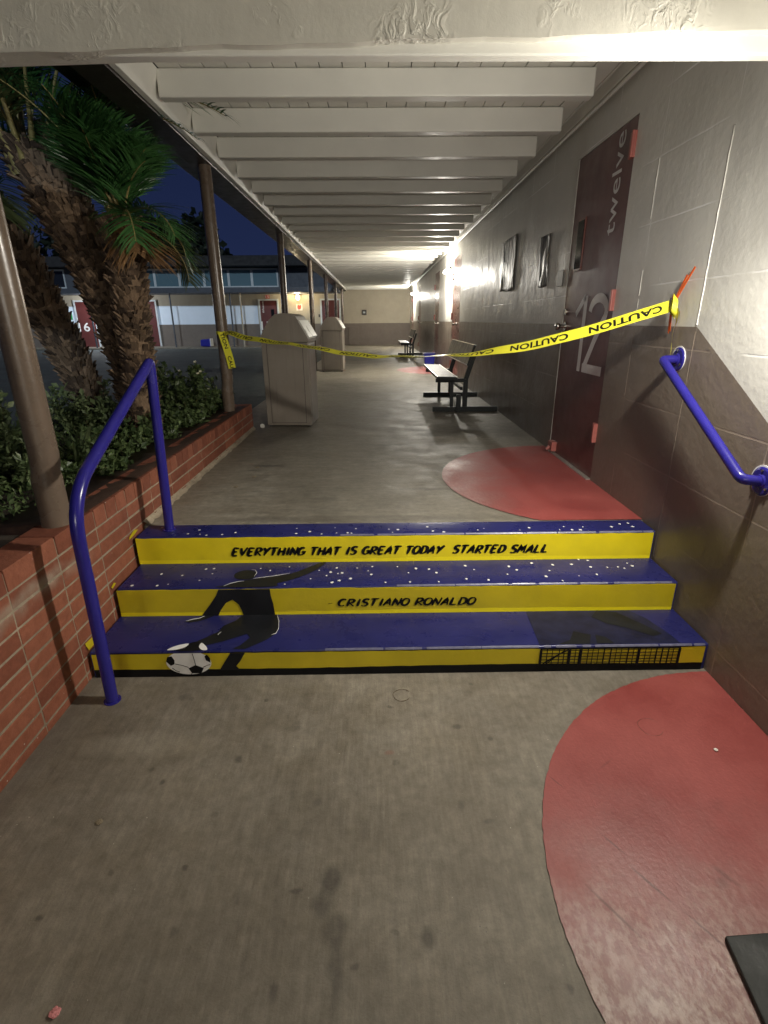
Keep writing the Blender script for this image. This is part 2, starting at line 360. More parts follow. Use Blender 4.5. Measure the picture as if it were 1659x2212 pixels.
M['rubber'] = paint('black_rubber', (.020, .022, .020), .6, .2, .3, 40)
M['bluebin'] = N('blue_plastic', .35).col((.016, .018, .30)).m
M['paper'] = N('white_paper', .6).col((.70, .68, .62)).m
M['leaflitter'] = N('dry_leaf', .8).col((.22, .18, .12)).m
M['pinkpaper'] = N('pink_wrapper', .5).col((.65, .25, .25)).m
M['plastic_dark'] = N('dark_plastic', .4).col((.05, .048, .045)).m
def foil():
    m = N('black_plastic_sheet', .45); m.col(m.mix(m.ramp(m.noise(5, 4, .6, m.map((1, 3, 1.2))), .45, .6), (.06, .056, .052), (.26, .25, .22)))
    m.bump(m.noise(7, 3, .5, m.map((1, 2.4, .8))), .9, .03); return m.m
M['foil'] = foil()
def brick():
    m = N('red_brick', .75)
    oi = m.n('ShaderNodeNewGeometry').outputs['Random Per Island']
    c = m.mix(oi, (.22, .066, .036), (.345, .118, .066))
    c = m.mix(m.ramp(m.noise(22, 6, .7), .35, .75), m.mix(1, c, (.70, .66, .62), 'MULTIPLY'), c)
    sep = m.n('ShaderNodeSeparateXYZ'); m.L(m.co(), sep.inputs[0])
    z = m.math('ADD', sep.outputs['Z'], m.math('MULTIPLY', m.math('SUBTRACT', m.noise(8, 5), .5), .09))
    band = m.math('MULTIPLY', m.ramp(z, .485, .53), m.ramp(z, .56, .595, (1, 1, 1), (0, 0, 0)))
    near = m.ramp(m.math('MULTIPLY', sep.outputs['Y'], .3), .585, .66, (1, 1, 1), (0, 0, 0))
    band = m.math('MULTIPLY', m.math('MULTIPLY', band, near), m.ramp(m.noise(6, 4), .35, .6))
    c = m.mix(m.math('MULTIPLY', band, .62), c, (.36, .31, .24))
    sp = m.math('MULTIPLY', m.math('SUBTRACT', 1.0, m.ramp(m.vor(26), .05, .10)), m.ramp(m.noise(5, 2), .55, .65))
    c = m.mix(sp, c, (.5, .46, .4))
    m.col(c); b = m.bump(m.noise(70, 5, .7), .5, .005); m.bump(m.noise(12, 4), .4, .012, b)
    return m.m
M['brick'] = brick()
M['mortar'] = concrete('mortar', (.55, .48, .38), (), rough=(.8, 1))
M['mortar_dark'] = concrete('dirty_mortar', (.17, .12, .085), (), rough=(.8, 1))
M['capdirt'] = concrete('brown_painted_cap', (.135, .075, .052), (), rough=(.6, .8))
def bark():
    m = N('palm_bark', .85)
    oi = m.n('ShaderNodeNewGeometry').outputs['Random Per Island']
    c = m.mix(m.ramp(oi, .1, 1.0), (.085, .055, .036), (.36, .245, .155))
    c = m.mix(m.ramp(m.noise(60, 5, .7, m.map((1, 1, .3))), .35, .75), m.mix(1, c, (.5, .48, .45), 'MULTIPLY'), c)
    m.col(c); m.bump(m.noise(70, 5, .7, m.map((1, 1, .25))), .7, .01); return m.m
M['bark'] = bark()
def leafmat(name, a, b, rough=.45, tr=.25):
    m = N(name, rough); oi = m.n('ShaderNodeNewGeometry').outputs['Random Per Island']
    m.col(m.mix(oi, a, b)); m.b.inputs['Transmission Weight'].default_value = 0
    tl = m.n('ShaderNodeBsdfTranslucent'); m.L(m.mix(oi, a, b), tl.inputs[0])
    ms = m.n('ShaderNodeMixShader'); ms.inputs[0].default_value = tr
    m.L(m.b.outputs[0], ms.inputs[1]); m.L(tl.outputs[0], ms.inputs[2]); m.L(ms.outputs[0], m.t.nodes['Material Output'].inputs[0]); return m.m
M['frond'] = leafmat('palm_frond', (.020, .070, .020), (.075, .20, .055), .30)
M['frond_pale'] = leafmat('pale_frond', (.06, .085, .03), (.15, .17, .06))
M['petiole'] = leafmat('palm_petiole', (.20, .17, .055), (.34, .27, .10), .45, 0)
M['dead'] = leafmat('dead_frond', (.17, .085, .035), (.33, .19, .08), .7)
M['leaf'] = leafmat('shrub_leaf', (.050, .085, .030), (.16, .22, .085), .4)
M['leaf2'] = leafmat('weed_leaf', (.085, .125, .055), (.22, .28, .13), .45)
M['darkleaf'] = leafmat('dark_tree_leaf', (.008, .014, .008), (.02, .03, .014), .6)
M['flower'] = N('white_petals', .6).col((.75, .72, .55)).m
M['stem'] = N('green_stem', .7).col((.09, .08, .035)).m
def emis(name, col, st):
    m = N(name); m.b.inputs['Emission Color'].default_value = (*col, 1); m.b.inputs['Emission Strength'].default_value = st; return m.m
M['lamp_glow'] = emis('glowing_lamp_glass', (1, .93, .78), 28)
M['lamp_glow_warm'] = emis('glowing_warm_lamp_glass', (1, .72, .35), 16)
M['bld_cream'] = paint('cream_stucco', (.40, .36, .28), .7, .06, .2, 3)
M['bld_taupe'] = paint('taupe_stucco', (.155, .130, .110), .7, .08, .2, 3)
M['bld_white'] = paint('pale_blue_white_stucco', (.70, .80, .92), .7, .03, .2, 3)
M['roof_dark'] = paint('dark_roof', (.020, .020, .022), .7)
M['fascia_blue'] = paint('dark_blue_grey_fascia', (.075, .085, .105), .6)
M['frame_white'] = paint('white_window_frame', (.55, .60, .62), .5)
M['pane'] = N('blue_grey_glass', .25).col((.11, .19, .23)).m
M['pane_dark'] = N('dark_window_glass', .15).col((.015, .018, .025)).m
M['green_paper'] = N('green_paper', .6).col((.03, .36, .10)).m
M['red_paper'] = N('red_printed_paper', .6).col((.60, .10, .07)).m

# ------------------------------------------------------------------ text
_FC = {}
def font_mesh(txt, offset=0.0):
    k = (txt, offset)
    if k in _FC: return _FC[k]
    c = bpy.data.curves.new('t', 'FONT'); c.body = txt; c.size = 1; c.offset = offset; c.resolution_u = 6; c.space_character = 1.05
    o = bpy.data.objects.new('t', c); C.objects.link(o); bpy.context.view_layer.update()
    me = bpy.data.meshes.new_from_object(o.evaluated_get(bpy.context.evaluated_depsgraph_get()))
    v = [tuple(q.co[:2]) for q in me.vertices]; f = [tuple(p.vertices) for p in me.polygons]
    bpy.data.objects.remove(o); bpy.data.curves.remove(c); bpy.data.meshes.remove(me)
    x0 = min(a for a, b in v); x1 = max(a for a, b in v); y0 = min(b for a, b in v); y1 = max(b for a, b in v)
    v = [((a-x0)/(x1-x0), (b-y0)/(y1-y0)) for a, b in v]; _FC[k] = (v, f); return v, f
def text_on(mb, txt, fn, offset=0.0, mi=0):
    v, f = font_mesh(txt, offset); mb.add([fn(a, b) for a, b in v], f, mi=mi); return mb

# brush capitals for the stair lettering (strokes in a unit box)
def arcp(cx, cy, rx, ry, a0, a1, n=9): return [(cx+rx*cos(rad(a0+(a1-a0)*i/n)), cy+ry*sin(rad(a0+(a1-a0)*i/n))) for i in range(n+1)]
GL = {
 'A': [[(0, 0), (.55, 1), (.85, 0)], [(.12, .33), (.82, .36)]],
 'C': [arcp(.5, .5, .48, .48, 50, 310)],
 'D': [[(.1, 0), (.12, 1)], [(-.05, .97)]+arcp(.3, .5, .58, .47, 80, -85)+[(.05, .02)]],
 'E': [[(.12, 0), (.1, 1)], [(.05, 1), (.85, .98)], [(.1, .52), (.7, .54)], [(.1, 0), (.82, .03)]],
 'G': [arcp(.48, .5, .46, .48, 50, 330), [(.5, .42), (.95, .44), (.86, .1)]],
 'H': [[(.1, 0), (.12, 1)], [(.82, 0), (.85, 1.02)], [(.1, .5), (.85, .54)]],
 'I': [[(.3, 0), (.32, 1)]],
 'L': [[(.14, 1.02), (.12, .02), (.85, .04)]],
 'M': [[(0, 0), (.16, 1), (.48, .25), (.85, 1.02), (.95, 0)]],
 'N': [[(.06, 0), (.12, 1), (.78, .02), (.88, 1.05)]],
 'O': [arcp(.47, .5, .45, .48, 95, 465, 14)],
 'R': [[(.12, 0), (.12, 1)], [(0, .96)]+arcp(.35, .73, .42, .25, 80, -90)+[(.2, .5), (.95, -.03)]],
 'S': [arcp(.52, .75, .36, .24, 30, 225, 8)+arcp(.42, .25, .38, .25, 60, -150, 9)],
 'T': [[(-.05, .96), (.95, 1.0)], [(.42, 1), (.4, 0)]],
 'V': [[(.03, 1), (.38, 0), (.92, 1.05)]],
 'Y': [[(.02, 1), (.42, .5)], [(.95, 1.05), (.42, .48), (.3, 0)]],
 '-': [[(.1, .45), (.8, .48)]],
}
def brush(mb, txt, fn, w, h, adv, thick, shear=.38, rnd=random.Random(4)):
    """write txt with strokes of varying width; fn(x, z) -> xyz"""
    x = 0
    for ch in txt:
        if ch == ' ': x += adv*.62; continue
        dy = rnd.uniform(-.02, .03)*h
        for st in GL[ch]:
            P = []
            for i in range(len(st)-1):
                for k in range(3): P.append((st[i][0]+(st[i+1][0]-st[i][0])*k/3, st[i][1]+(st[i+1][1]-st[i][1])*k/3))
            P.append(st[-1]); P = [(x+a*w+b*h*shear, b*h+dy) for a, b in P]
            n = len(P); L = []; R = []
            for i, (a, b) in enumerate(P):
                p0 = P[max(0, i-1)]; p1 = P[min(n-1, i+1)]; dx, dz = p1[0]-p0[0], p1[1]-p0[1]; l = math.hypot(dx, dz) or 1
                t = i/(n-1); k = thick*(.62+.5*sin(pi*min(1, t*1.1+.08)))*(1.0+.35*abs(dz/l)-.15*abs(dx/l))*rnd.uniform(.92, 1.08)/2
                L.append((a-dz/l*k, b+dx/l*k)); R.append((a+dz/l*k, b-dx/l*k))
            v = [fn(*q) for q in L]+[fn(*q) for q in R]
            mb.add(v, [(i, i+1, n+i+1, n+i) for i in range(n-1)])
        x += adv*(.62 if ch == 'I' else 1.12 if ch in 'M' else 1.0)
    return x
def brush_len(txt, adv): return sum(adv*(.62 if c in ' I' else 1.12 if c == 'M' else 1.0) for c in txt)

# ================================================================== SETTING
g = MB(); g.poly([(-400, -300, -.06), (400, -300, -.06), (400, 500, -.06), (-400, 500, -.06)]); tag(g.build('ground', M['soil']), kind='structure')
g = MB(); g.box(-60, -1.62, 5.45, 24.6, .20, .400); g.box(-60, -3.05, -12, 5.45, .20, .400); tag(g.build('asphalt_yard', M['asphalt']), kind='structure')
g = MB(); g.box(-1.62, XR+.3, -12, 1.99, -.3, 0); lowf = tag(g.build('walkway', M['conc_low']), kind='structure')
g = MB(); g.box(-1.62, XR+.3, 2.688, 24.9, .1, Z3); upf = tag(g.build('upper_walkway', M['conc_up'], bevel=.01), kind='structure')
g = MB(); g.box(-60, -1.62, 23.3, 24.9, .1, Z3+.02); tag(g.build('far_pavement', M['conc_up'], bevel=.02), kind='structure')
# painted red discs (segments of circles against the wall)
def segment(cx, cy, r, a0, a1, z, n=160, xmax=XR-.001, wob=.005):
    rn = random.Random(3); pts = []
    for i in range(n+1):
        a = a0+(a1-a0)*i/n; rr = r+rn.uniform(-wob, wob)*.4
        pts.append((min(xmax, cx+rr*cos(a)), cy+rr*sin(a), z))
    return pts
g = MB(); g.poly(segment(1.472, .93, 1.0, rad(90), rad(270), .004)); g.build('painted_circle', M['red_low'], lowf)
pts = [p for p in segment(1.44, 3.52, .985, rad(88), rad(270), Z3+.004) if p[1] > 2.69]
pts = pts+[(XR-.001, 2.69, Z3+.004)]; pts = [(XR-.001, pts[0][1], Z3+.004)]+pts
g = MB(); g.poly(pts); g.build('painted_circle', M['red_up'], upf)
# further painted disc by the blue tub
g = MB(); g.poly(segment(1.44, 12.0, 1.0, rad(90), rad(270), Z3+.004)); g.build('painted_circle', M['red_up'], upf)
# core plugs in the slab
for (x, y, r, par, mt) in ((.089, 1.801, .037, lowf, 'conc_low'), (1.051, 1.597, .046, lowf, 'red_low')):
    g = MB(); rn = random.Random(int(x*1000)); g.tube([(x+r*(1+.05*sin(3*a+x))*cos(a), y+r*(1+.04*sin(2*a))*sin(a), .0040) for a in [.6+i*5.2/28 for i in range(29)]], [rn.uniform(.0004, .0013) for _ in range(29)], 6, caps=False)
    g.build('core_plug_rim', M['mortar_dark'] if mt == 'conc_low' else M['maroon_far'], par)

# ------------------------------------------------------------------ classroom wall on the right
wall = empty('classroom_wall', (XR, 0, 0), 'long painted block wall with pale upper half and taupe lower half along the walkway', 'wall')
def W2L(v): return (v[0]-XR, v[1], v[2])
ZB, ZT = 1.0, 3.0                       # lower paint line on the low level, wall top
paint_hi = Z3+1.0193
yb, yt_ = 1.756, 2.518                  # the sloped edge of the taupe paint
doors = [(3.455, 4.365, Z3, 2.13), (9.85, 10.85, Z3, 2.13), (13.2, 14.15, Z3, 2.13), (18.6, 19.5, Z3, 2.13), (22.3, 23.2, Z3, 2.13)]
g = MB()
def wq(y0, y1, zf, zt, mi):
    """a wall rectangle/trapezoid: zf, zt are functions or numbers of y"""
    n = max(1, int((y1-y0)/.5)) if callable(zf) or callable(zt) else 1
    F = zf if callable(zf) else (lambda y: zf); T = zt if callable(zt) else (lambda y: zt)
    g.add([W2L((XR, y0, F(y0))), W2L((XR, y1, F(y1))), W2L((XR, y1, T(y1))), W2L((XR, y0, T(y0)))], [(0, 1, 2, 3)], mi=mi)
slope = lambda y: 1.02+(y-yb)*(paint_hi-1.02)/(yt_-yb)
wq(-12, yb, 0, 1.02, 1); wq(-12, yb, 1.02, ZT, 0)
wq(yb, yt_, 0, slope, 1); wq(yb, yt_, slope, ZT, 0)
edges = [yt_]
for d in doors: edges += [d[0], d[1]]
edges.append(24.66)
for i in range(0, len(edges), 2):
    wq(edges[i], edges[i+1], 0, paint_hi, 1); wq(edges[i], edges[i+1], paint_hi, ZT, 0)
for (y0, y1, zb, h) in doors: 
    wq(y0, y1, zb+h, ZT, 0)
    for y in (y0, y1): g.add([W2L((XR, y, zb)), W2L((XR+.05, y, zb)), W2L((XR+.05, y, zb+h)), W2L((XR, y, zb+h))], [(0, 1, 2, 3)], mi=0)
    g.add([W2L((XR, y0, zb+h)), W2L((XR+.05, y0, zb+h)), W2L((XR+.05, y1, zb+h)), W2L((XR, y1, zb+h))], [(0, 1, 2, 3)], mi=0)
g.add([(.3, -12, 0), (.3, 24.66, 0), (.3, 24.66, ZT), (.3, -12, ZT), (0, -12, ZT), (0, 24.66, ZT)], [(0, 1, 2, 3), (4, 5, 2, 3)])
wo = g.build('block_wall', [M['wall_up'], M['wall_dn']], wall, recalc=False)
# the paint materials read object coordinates: keep them in world y/z by leaving the wall's origin at y=z=0
# raised paint-filled joints: long uprights beside door twelve
g = MB(); rn = random.Random(8)
def bead(y, z0, z1, w=.0035, dx=.004):
    P = []; z = z0
    while z < z1: P.append((-dx*.4, y+rn.uniform(-.002, .002), z)); z += .035
    P.append((-dx*.4, y, z1)); g.tube(P, [w*rn.uniform(.5, 1.1) for _ in P], 6)
bead(2.521, 1.47, 2.24, .0030); bead(3.135, 1.62, 1.75, .0022); bead(3.135, 2.0, 2.28, .0020); bead(3.135, 1.47, 1.60, .0015)
g.build('joint_bead', M['wall_up'], wall)
g = MB()
bead(2.522, .30, 1.44, .0014, .001); bead(3.13, 1.06, 1.44, .0010, .001)
g.build('joint_bead', M['wall_dn'], wall)

def wx(y, z, off=0.0): return (-off, y, z)
# door twelve
def door_slab(y0, y1, h, mat, name='door'):
    g = MB(); g.box(.012, .05, y0+.004, y1-.004, Z3+.012, Z3+h-.004); o = g.build(name, mat, wall, bevel=.002); o.location.x = -.010; return o
d12 = door_slab(3.455, 4.365, 2.13, M['maroon']); d12['label'] = 'dark maroon door with large white 12'
g = MB()
X12 = -.0095
# large numeral: the 1 and the 2 as smooth ribbons (thin hand-cut sign lettering); text reads towards the camera
def ribbon(mb, P, w, x=X12):
    n = len(P); L = []; R = []
    for i, (a, b) in enumerate(P):
        p0 = P[max(0, i-1)]; p1 = P[min(n-1, i+1)]; dy, dz = p1[0]-p0[0], p1[1]-p0[1]; l = math.hypot(dy, dz)
        L.append((-x*1.0 if False else x+.02, a-dz/l*w/2, b+dy/l*w/2)); R.append((x+.02, a+dz/l*w/2, b-dy/l*w/2))
    mb.add(L+R, [(i, i+1, n+i+1, n+i) for i in range(n-1)])
# numerals drawn in a frame where s runs from the far edge (left as read) to the near edge
Y = lambda s: 4.095-s
one = [(0.0, 1.53), (.155, 1.645)]; ribbon(g, [(Y(a), b) for a, b in one], .045)
g.poly([(.0105, Y(.14), 1.652), (.0105, Y(.20), 1.652), (.0105, Y(.20), 1.139), (.0105, Y(.14), 1.139)])
two = [(.27, 1.545)]+[(.405+.135*cos(rad(a)), 1.545+.085*sin(rad(a))) for a in range(165, -50, -12)]+[(.40, 1.36), (.30, 1.22), (.262, 1.165)]
ribbon(g, [(Y(a), b) for a, b in two], .058)
g.poly([(.0112, Y(.232), 1.139), (.0112, Y(.575), 1.139), (.0112, Y(.575), 1.200), (.0112, Y(.232), 1.200)])
g.build('door_number', M['numeral'], d12)
g = MB(); text_on(g, 'twelve', lambda a, b: (.0105, 3.733-.0-b*.135+.0, 1.992+a*.55), .008)
g2 = MB(); g2.v = [(x, 3.733-(3.733-y) if False else y, z) for x, y, z in g.v]
# letters run upward, their tops towards the far jamb
g = MB(); text_on(g, 'twelve', lambda a, b: (.0105, 3.60+b*.135, 1.992+a*.55), .004); g.build('door_word', M['numeral_dim'], d12)
g = MB(); g.box(.004, .0115, 4.095, 4.235, 1.83, 2.17); fr = g.build('window_frame', M['maroon_far'], d12, bevel=.002)
g = MB(); g.box(.0005, .0045, 4.11, 4.22, 1.845, 2.155); g.build('window_pane', M['glass_dark'], d12)
for z0, z1 in ((2.36, 2.49), (1.545, 1.668), (.712, .838)):
    g = MB(); g.box(-.006, .012, 3.447, 3.500, z0, z1); g.tube([(-.010, 3.452, z0), (-.010, 3.452, z1)], .009, 10); g.build('hinge', M['hinge'], d12, bevel=.001)
g = MB(); g.box(-.03, .012, 4.20, 4.30, .468, .545); g.tube([(-.03, 4.25, .50), (-.055, 4.25, .475)], .014, 10); g.build('door_stop', M['hinge'], d12, bevel=.004)
def knob(y, z, par):
    g = MB(); g.disc((.012, y, z), (-1, 0, 0), .034, 20, th=.010); g.tube([(.002, y, z), (-.035, y, z)], .012, 12)
    g.tube([(-.030, y, z), (-.040, y, z), (-.056, y, z), (-.066, y, z), (-.070, y, z)], [.014, .024, .029, .022, .008], 16); g.build('door_knob', M['metal'], par)
knob(4.295, 1.445, d12)
g = MB(); g.disc((.012, 4.30, 1.55), (-1, 0, 0), .022, 18, th=.012); g.build('deadbolt', M['metal'], d12)
g = MB(); g.box(-.02, .05, 3.455, 4.365, Z3, Z3+.012); g.build('threshold', M['seat_edge'], d12)
# far doors
for k, (y0, y1, zb, h) in enumerate(doors[1:]):
    d = door_slab(y0, y1, h, M['maroon_far']); knob(y0+.1 if k else y0+.35, 1.42, d)
    for z0 in (2.2, 1.50, .62):
        g = MB(); g.box(-.012, .012, y1-.06, y1+.005, z0, z0+.12); g.build('hinge', M['hinge'], d, bevel=.001)
# door sign + switch next to door twelve
g = MB(); g.box(-.006, 0, 4.455, 4.60, 1.745, 1.865); tag(g.build('room_plaque', M['plastic_dark'], bevel=.003), 'small dark rectangular plaque on the wall at the far side of door 12', 'plaque').location = (XR, 0, 0)
# ledger, conduit
g = MB(); g.box(XR-.045, XR-.001, 2.06, 24.6, 2.80, 2.874); ledg = g
# two dark laminated sheets on the wall
def sheet(name, y0, y1, z0, z1, label, seed):
    n, m_ = 14, 16; rn = random.Random(seed); v = []
    ph = [rn.uniform(0, 6) for _ in range(4)]
    for j in range(m_+1):
        for i in range(n+1):
            a, b = i/n, j/m_
            d = .005+.0035*sin(ph[0]+a*7+b*3)+.002*sin(ph[1]+b*9-a*4)+.004*(abs(a-.5)*2)**3
            v.append((-d-.002, y0+(y1-y0)*a+.012*sin(ph[2]+b*5), z0+(z1-z0)*b+.012*sin(ph[3]+a*4)*(b-.5)))
    f = [(j*(n+1)+i, j*(n+1)+i+1, (j+1)*(n+1)+i+1, (j+1)*(n+1)+i) for j in range(m_) for i in range(n)]
    g = MB().add(v, f, True); o = g.build(name, M['foil']); o.location = (XR, 0, 0); md = o.modifiers.new('s', 'SOLIDIFY'); md.thickness = .0015
    tag(o, label, 'poster', 'dark sheets on the corridor wall'); return o
sheet('wall_poster', 6.02, 6.68, 1.80, 2.33, 'wide dark glossy sheet with a curling side, farther of two on the block wall', 2)
sheet('wall_poster', 4.86, 5.12, 1.766, 2.175, 'narrow dark glossy sheet on the block wall, nearer to door 12', 5)
# paper notices by the far door
o = MB().box(-.004, 0, 11.6, 12.3, 1.5, 2.3).build('paper_notice', M['paper']); o.location = (XR, 0, 0); tag(o, 'pale paper notice on the bright wall beyond the first wall lamp', 'notice')

# building body and roof behind the corridor wall
g = MB(); g.box(XR+.31, 12, -12, 24.6, 0, 2.95); tag(g.build('classroom_block', M['bld_taupe']), 'low taupe classroom building behind the long painted wall', 'building')

# ------------------------------------------------------------------ wall lamps
def wall_lamp(y, z, label):
    t = empty('wall_lamp', (XR, y, z), label, 'lamp', 'lamps along the corridor wall')
    g = MB(); g.box(-.035, 0, -.11, .11, -.06, .10); g.build('lamp_body', M['plastic_dark'], t, bevel=.01)
    g = MB(); g.prism([(-.035, .06), (-.13, .03), (-.14, -.01), (-.035, -.045)], -.095, .095, lambda p, q, s: (p, s, q)); g.build('lamp_glass', M['lamp_glow'], t, bevel=.006)
    return t
for o in C.objects: pass
wall_lamp(11.25, 2.38, 'glowing wall lamp on the corridor wall, nearer of the two lit lamps')
wall_lamp(21.8, 2.44, 'glowing wall lamp near the far end of the corridor')

# ------------------------------------------------------------------ canopy over the upper walkway
can = empty('walkway_canopy', (0, 2.0, 2.7), 'white timber canopy with a long row of joists over the walkway', 'canopy')
def cl(o): o.location = (0, -2.0, -2.7); return o
rn = random.Random(1)
# deck planks run along the walkway: one mesh, gaps between planks
g = MB(); x = -1.245; 
while x < XR:
    x1 = min(XR, x+.128); g.box(x, x1, 2.06, 24.66, 2.875+rn.uniform(0, .004), 2.905); x = x1+.005
cl(g.build('roof_plank', M['white_wood'], can, bevel=.002))
g = MB(); g.box(-1.6, XR+.4, 2.0, 24.9, 2.915, 2.96); cl(g.build('roof_sheet', M['dark_steel'], can))
k = 0; jm = None
while True:
    y = 2.50+.604*k
    if y > 24.4: break
    g = MB(); dz = rn.uniform(-.006, .004); x1 = 1.305+rn.uniform(-.01, .015)
    ya = y; g.box(-1.262, x1, ya, ya+.085, 2.735+dz, 2.874)
    cl(g.build('joist', M['white_wood'], can, bevel=.008)); k += 1
g = MB(); g.prism([(-1.335, 2.715), (-1.295, 2.715), (-1.250, 2.874), (-1.335, 2.912)], 2.06, 24.66, lambda p, q, t: (p, t, q)); cl(g.build('edge_board', M['white_wood'], can, bevel=.003))
g = MB(); g.box(-1.52, -1.337, 2.0, 24.66, 2.70, 2.912); cl(g.build('outer_beam', M['dark_steel'], can, bevel=.004))
g = MB(); g.box(-1.75, -1.521, 2.0, 24.66, 2.80, 2.955); cl(g.build('gutter', M['dark_steel'], can, bevel=.01))
cl(ledg.build('ledger', M['white_wood'], can, bevel=.004))
g = MB(); g.tube([(XR-.03, 2.1, 2.785), (XR-.03, 24.6, 2.785)], .012, 10); cl(g.build('conduit', M['white_wood'], can))

# lower canopy with the big beam
lc = empty('entry_canopy', (0, 0, 2.3), 'low pale beam with wrinkled paint spanning the walkway overhead', 'canopy')
def ll(o): o.location = (0, 0, -2.3); return o
g = MB()
# front face is a finely divided sheet so that its lower edge wanders a little
n = 60
X = [-3.4+(XR+3.3)*i/n for i in range(n+1)]
zb = lambda x: 2.287+(.028 if x > 0 else .032)*max(-1.3, min(1.3, x))/1.3
v = []
for i, x in enumerate(X):
    w = .0025*sin(x*9)+.002*sin(x*23)
    v += [(x, 1.95, 2.75), (x, 1.95, zb(x)+w), (x, 1.984, zb(x)+w+.001), (x, 2.045, zb(x)+.002), (x, 2.045, 2.75)]
f = []
for i in range(n):
    for j in range(4): f.append((i*5+j, i*5+j+1, i*5+5+j+1, i*5+5+j))
g.add(v, f); ll(g.build('front_beam', M['beam'], lc))
g = MB(); g.box(-3.4, XR-.003, 1.985, 2.032, 2.2645, 2.33); ll(g.build('lower_board', M['white_wood'], lc, bevel=.005))
g = MB(); g.box(-1.7, XR+.2, -12, 1.93, 2.62, 2.70); ll(g.build('unseen_roof_deck', M['white_wood'], lc))  # unseen deck over the low walkway, added to contain bounce light
g = MB(); g.box(-3.4, XR+.3, 1.951, 2.06, 2.751, 2.93); ll(g.build('filler_board', M['white_wood'], lc))
for i in range(10):
    y = 1.3-.9*i; g = MB(); g.box(-1.6, XR-.01, y, y+.085, 2.50, 2.618); ll(g.build('joist', M['white_wood'], lc, bevel=.006))

# ------------------------------------------------------------------ posts
def post(x, y, z0, z1, label, r=.050, sleeve=True):
    t = empty('canopy_post', (x, y, z0), label, 'post', 'posts of the walkway canopy')
    g = MB()
    if sleeve:
        g.tube([(0, 0, 0), (0, 0, .17), (.001, 0, .20), (.004, 0, .235), (.010, 0, .27), (.012, 0, .31), (.012, 0, z1-z0)], [r*1.05, r*1.05, r*1.05, r*.95, r, r, r], 28)
    else: g.tube([(0, 0, 0), (0, 0, z1-z0)], r, 24)
    g.build('shaft', M['post'], t)
    if not sleeve:
        g = MB(); g.box(-.08, .08, -.08, .08, 0, .012); g.build('base_plate', M['post'], t, bevel=.002)
    return t
post(-1.366, 2.07, .70, 2.30, 'thick brown post rising from the planter cap beside the blue handrail', .055)
post(-1.415, 5.0, .70, 2.70, 'brown post at the planter end with yellow tape tied round it', .052)
lab = ['brown post right behind the nearer trash container', 'third post from the planter, just beyond the container hoods', 'fourth slim post down the yard side of the walkway',
       'fifth slim post down the yard side of the walkway', 'last slim post before the far wall']
for i, y in enumerate((8.6, 12.2, 15.8, 19.4, 23.0)): post(-1.415, y, Z3-.04 if False else Z3, 2.70, lab[i], .05, False)
# the walkway slab reaches the posts
# ------------------------------------------------------------------ brick planter wall
bw = empty('brick_wall', (XL, 2, 0), 'low red brick planter wall with pale mortar beside the steps', 'brick wall')
def bl(o): o.location = (-XL, -2, 0); return o
g = MB(); rn = random.Random(11)
J = .0095
rows = [(-.05+.0, .035)]
z = -.035; Zs = []
while z < .54: Zs.append((z, z+.0718)); z += .0718
ztop0 = Zs[-1][1]
def irregular(x0, x1, y0, y1, z0, z1):
    a = lambda: rn.uniform(-.0016, .0016)
    v = [(x1+(a() if True else 0) if x == 1 else x0, (y1 if y else y0)+a(), (z1 if zz else z0)+a()) for zz in (0, 1) for y in (0, 1) for x in (0, 1)]
    g.add(v, [(0, 2, 3, 1), (4, 5, 7, 6), (0, 1, 5, 4), (2, 6, 7, 3), (0, 4, 6, 2), (1, 3, 7, 5)])
YE = 5.42
for (z0, z1) in Zs:
    y = 1.62-.305*9
    while y < YE-.01:
        y1 = min(YE, y+.305)
        if z1 > 0: irregular(XL-.095, XL, y+J*.35, y1-J*.35, max(z0, -.03)+J*.5, z1-J*.5)
        y = y1
y = 1.62-.305*9
while y < YE-.01:
    stp = .305 if y < 2.1 else .104
    y1 = min(YE, y+stp)
    irregular(XL-.14, XL+.002, y+J*.4, y1-J*.4, ztop0+J*.6, .70+(.0 if y < 2.1 else .0)); y = y1
bl(g.build('bricks', M['brick'], bw, bevel=.003, seg=2))
g = MB(); g.box(XL-.09, XL-.0025, -1.13, YE-.006, -.05, .690); bl(g.build('mortar', M['mortar'], bw))
# raised end wall of the planter, facing away down the walkway, and its return
g = MB()
for (z0, z1) in Zs:
    if z1 < .42: continue
    x = -2.9
    while x < XL-.10:
        x1 = min(XL-.10, x+.305); irregular(x+J*.5, x1-J*.5, YE-.095, YE, z0+J*.5, z1-J*.5); x = x1
x = -2.9
while x < XL-.15:
    x1 = min(XL-.15, x+.104); irregular(x+J*.4, x1-J*.4, YE-.14, YE, ztop0+.003, .70); x = x1
bl(g.build('end_bricks', M['brick'], bw, bevel=.003))
g = MB(); g.box(-2.9, XL-.1, YE-.09, YE-.006, .35, .69); bl(g.build('end_mortar', M['mortar'], bw))
# rough mortar fillet where the upper slab meets the bricks
g = MB(); v = []; rn = random.Random(5); n = 90
for i in range(n+1):
    y = 2.69+(YE-2.69)*i/n; w = .024+rn.uniform(-.006, .010); v += [(XL-.004, y, Z3-.01), (XL+w, y, Z3+.002), (XL-.004, y, Z3+.022+rn.uniform(-.006, .010))]
g.add(v, [q for i in range(n) for q in ((i*3+1, i*3+2, i*3+5, i*3+4), (i*3, i*3+1, i*3+4, i*3+3))], True); bl(g.build('mortar_fillet', M['mortar'], bw))
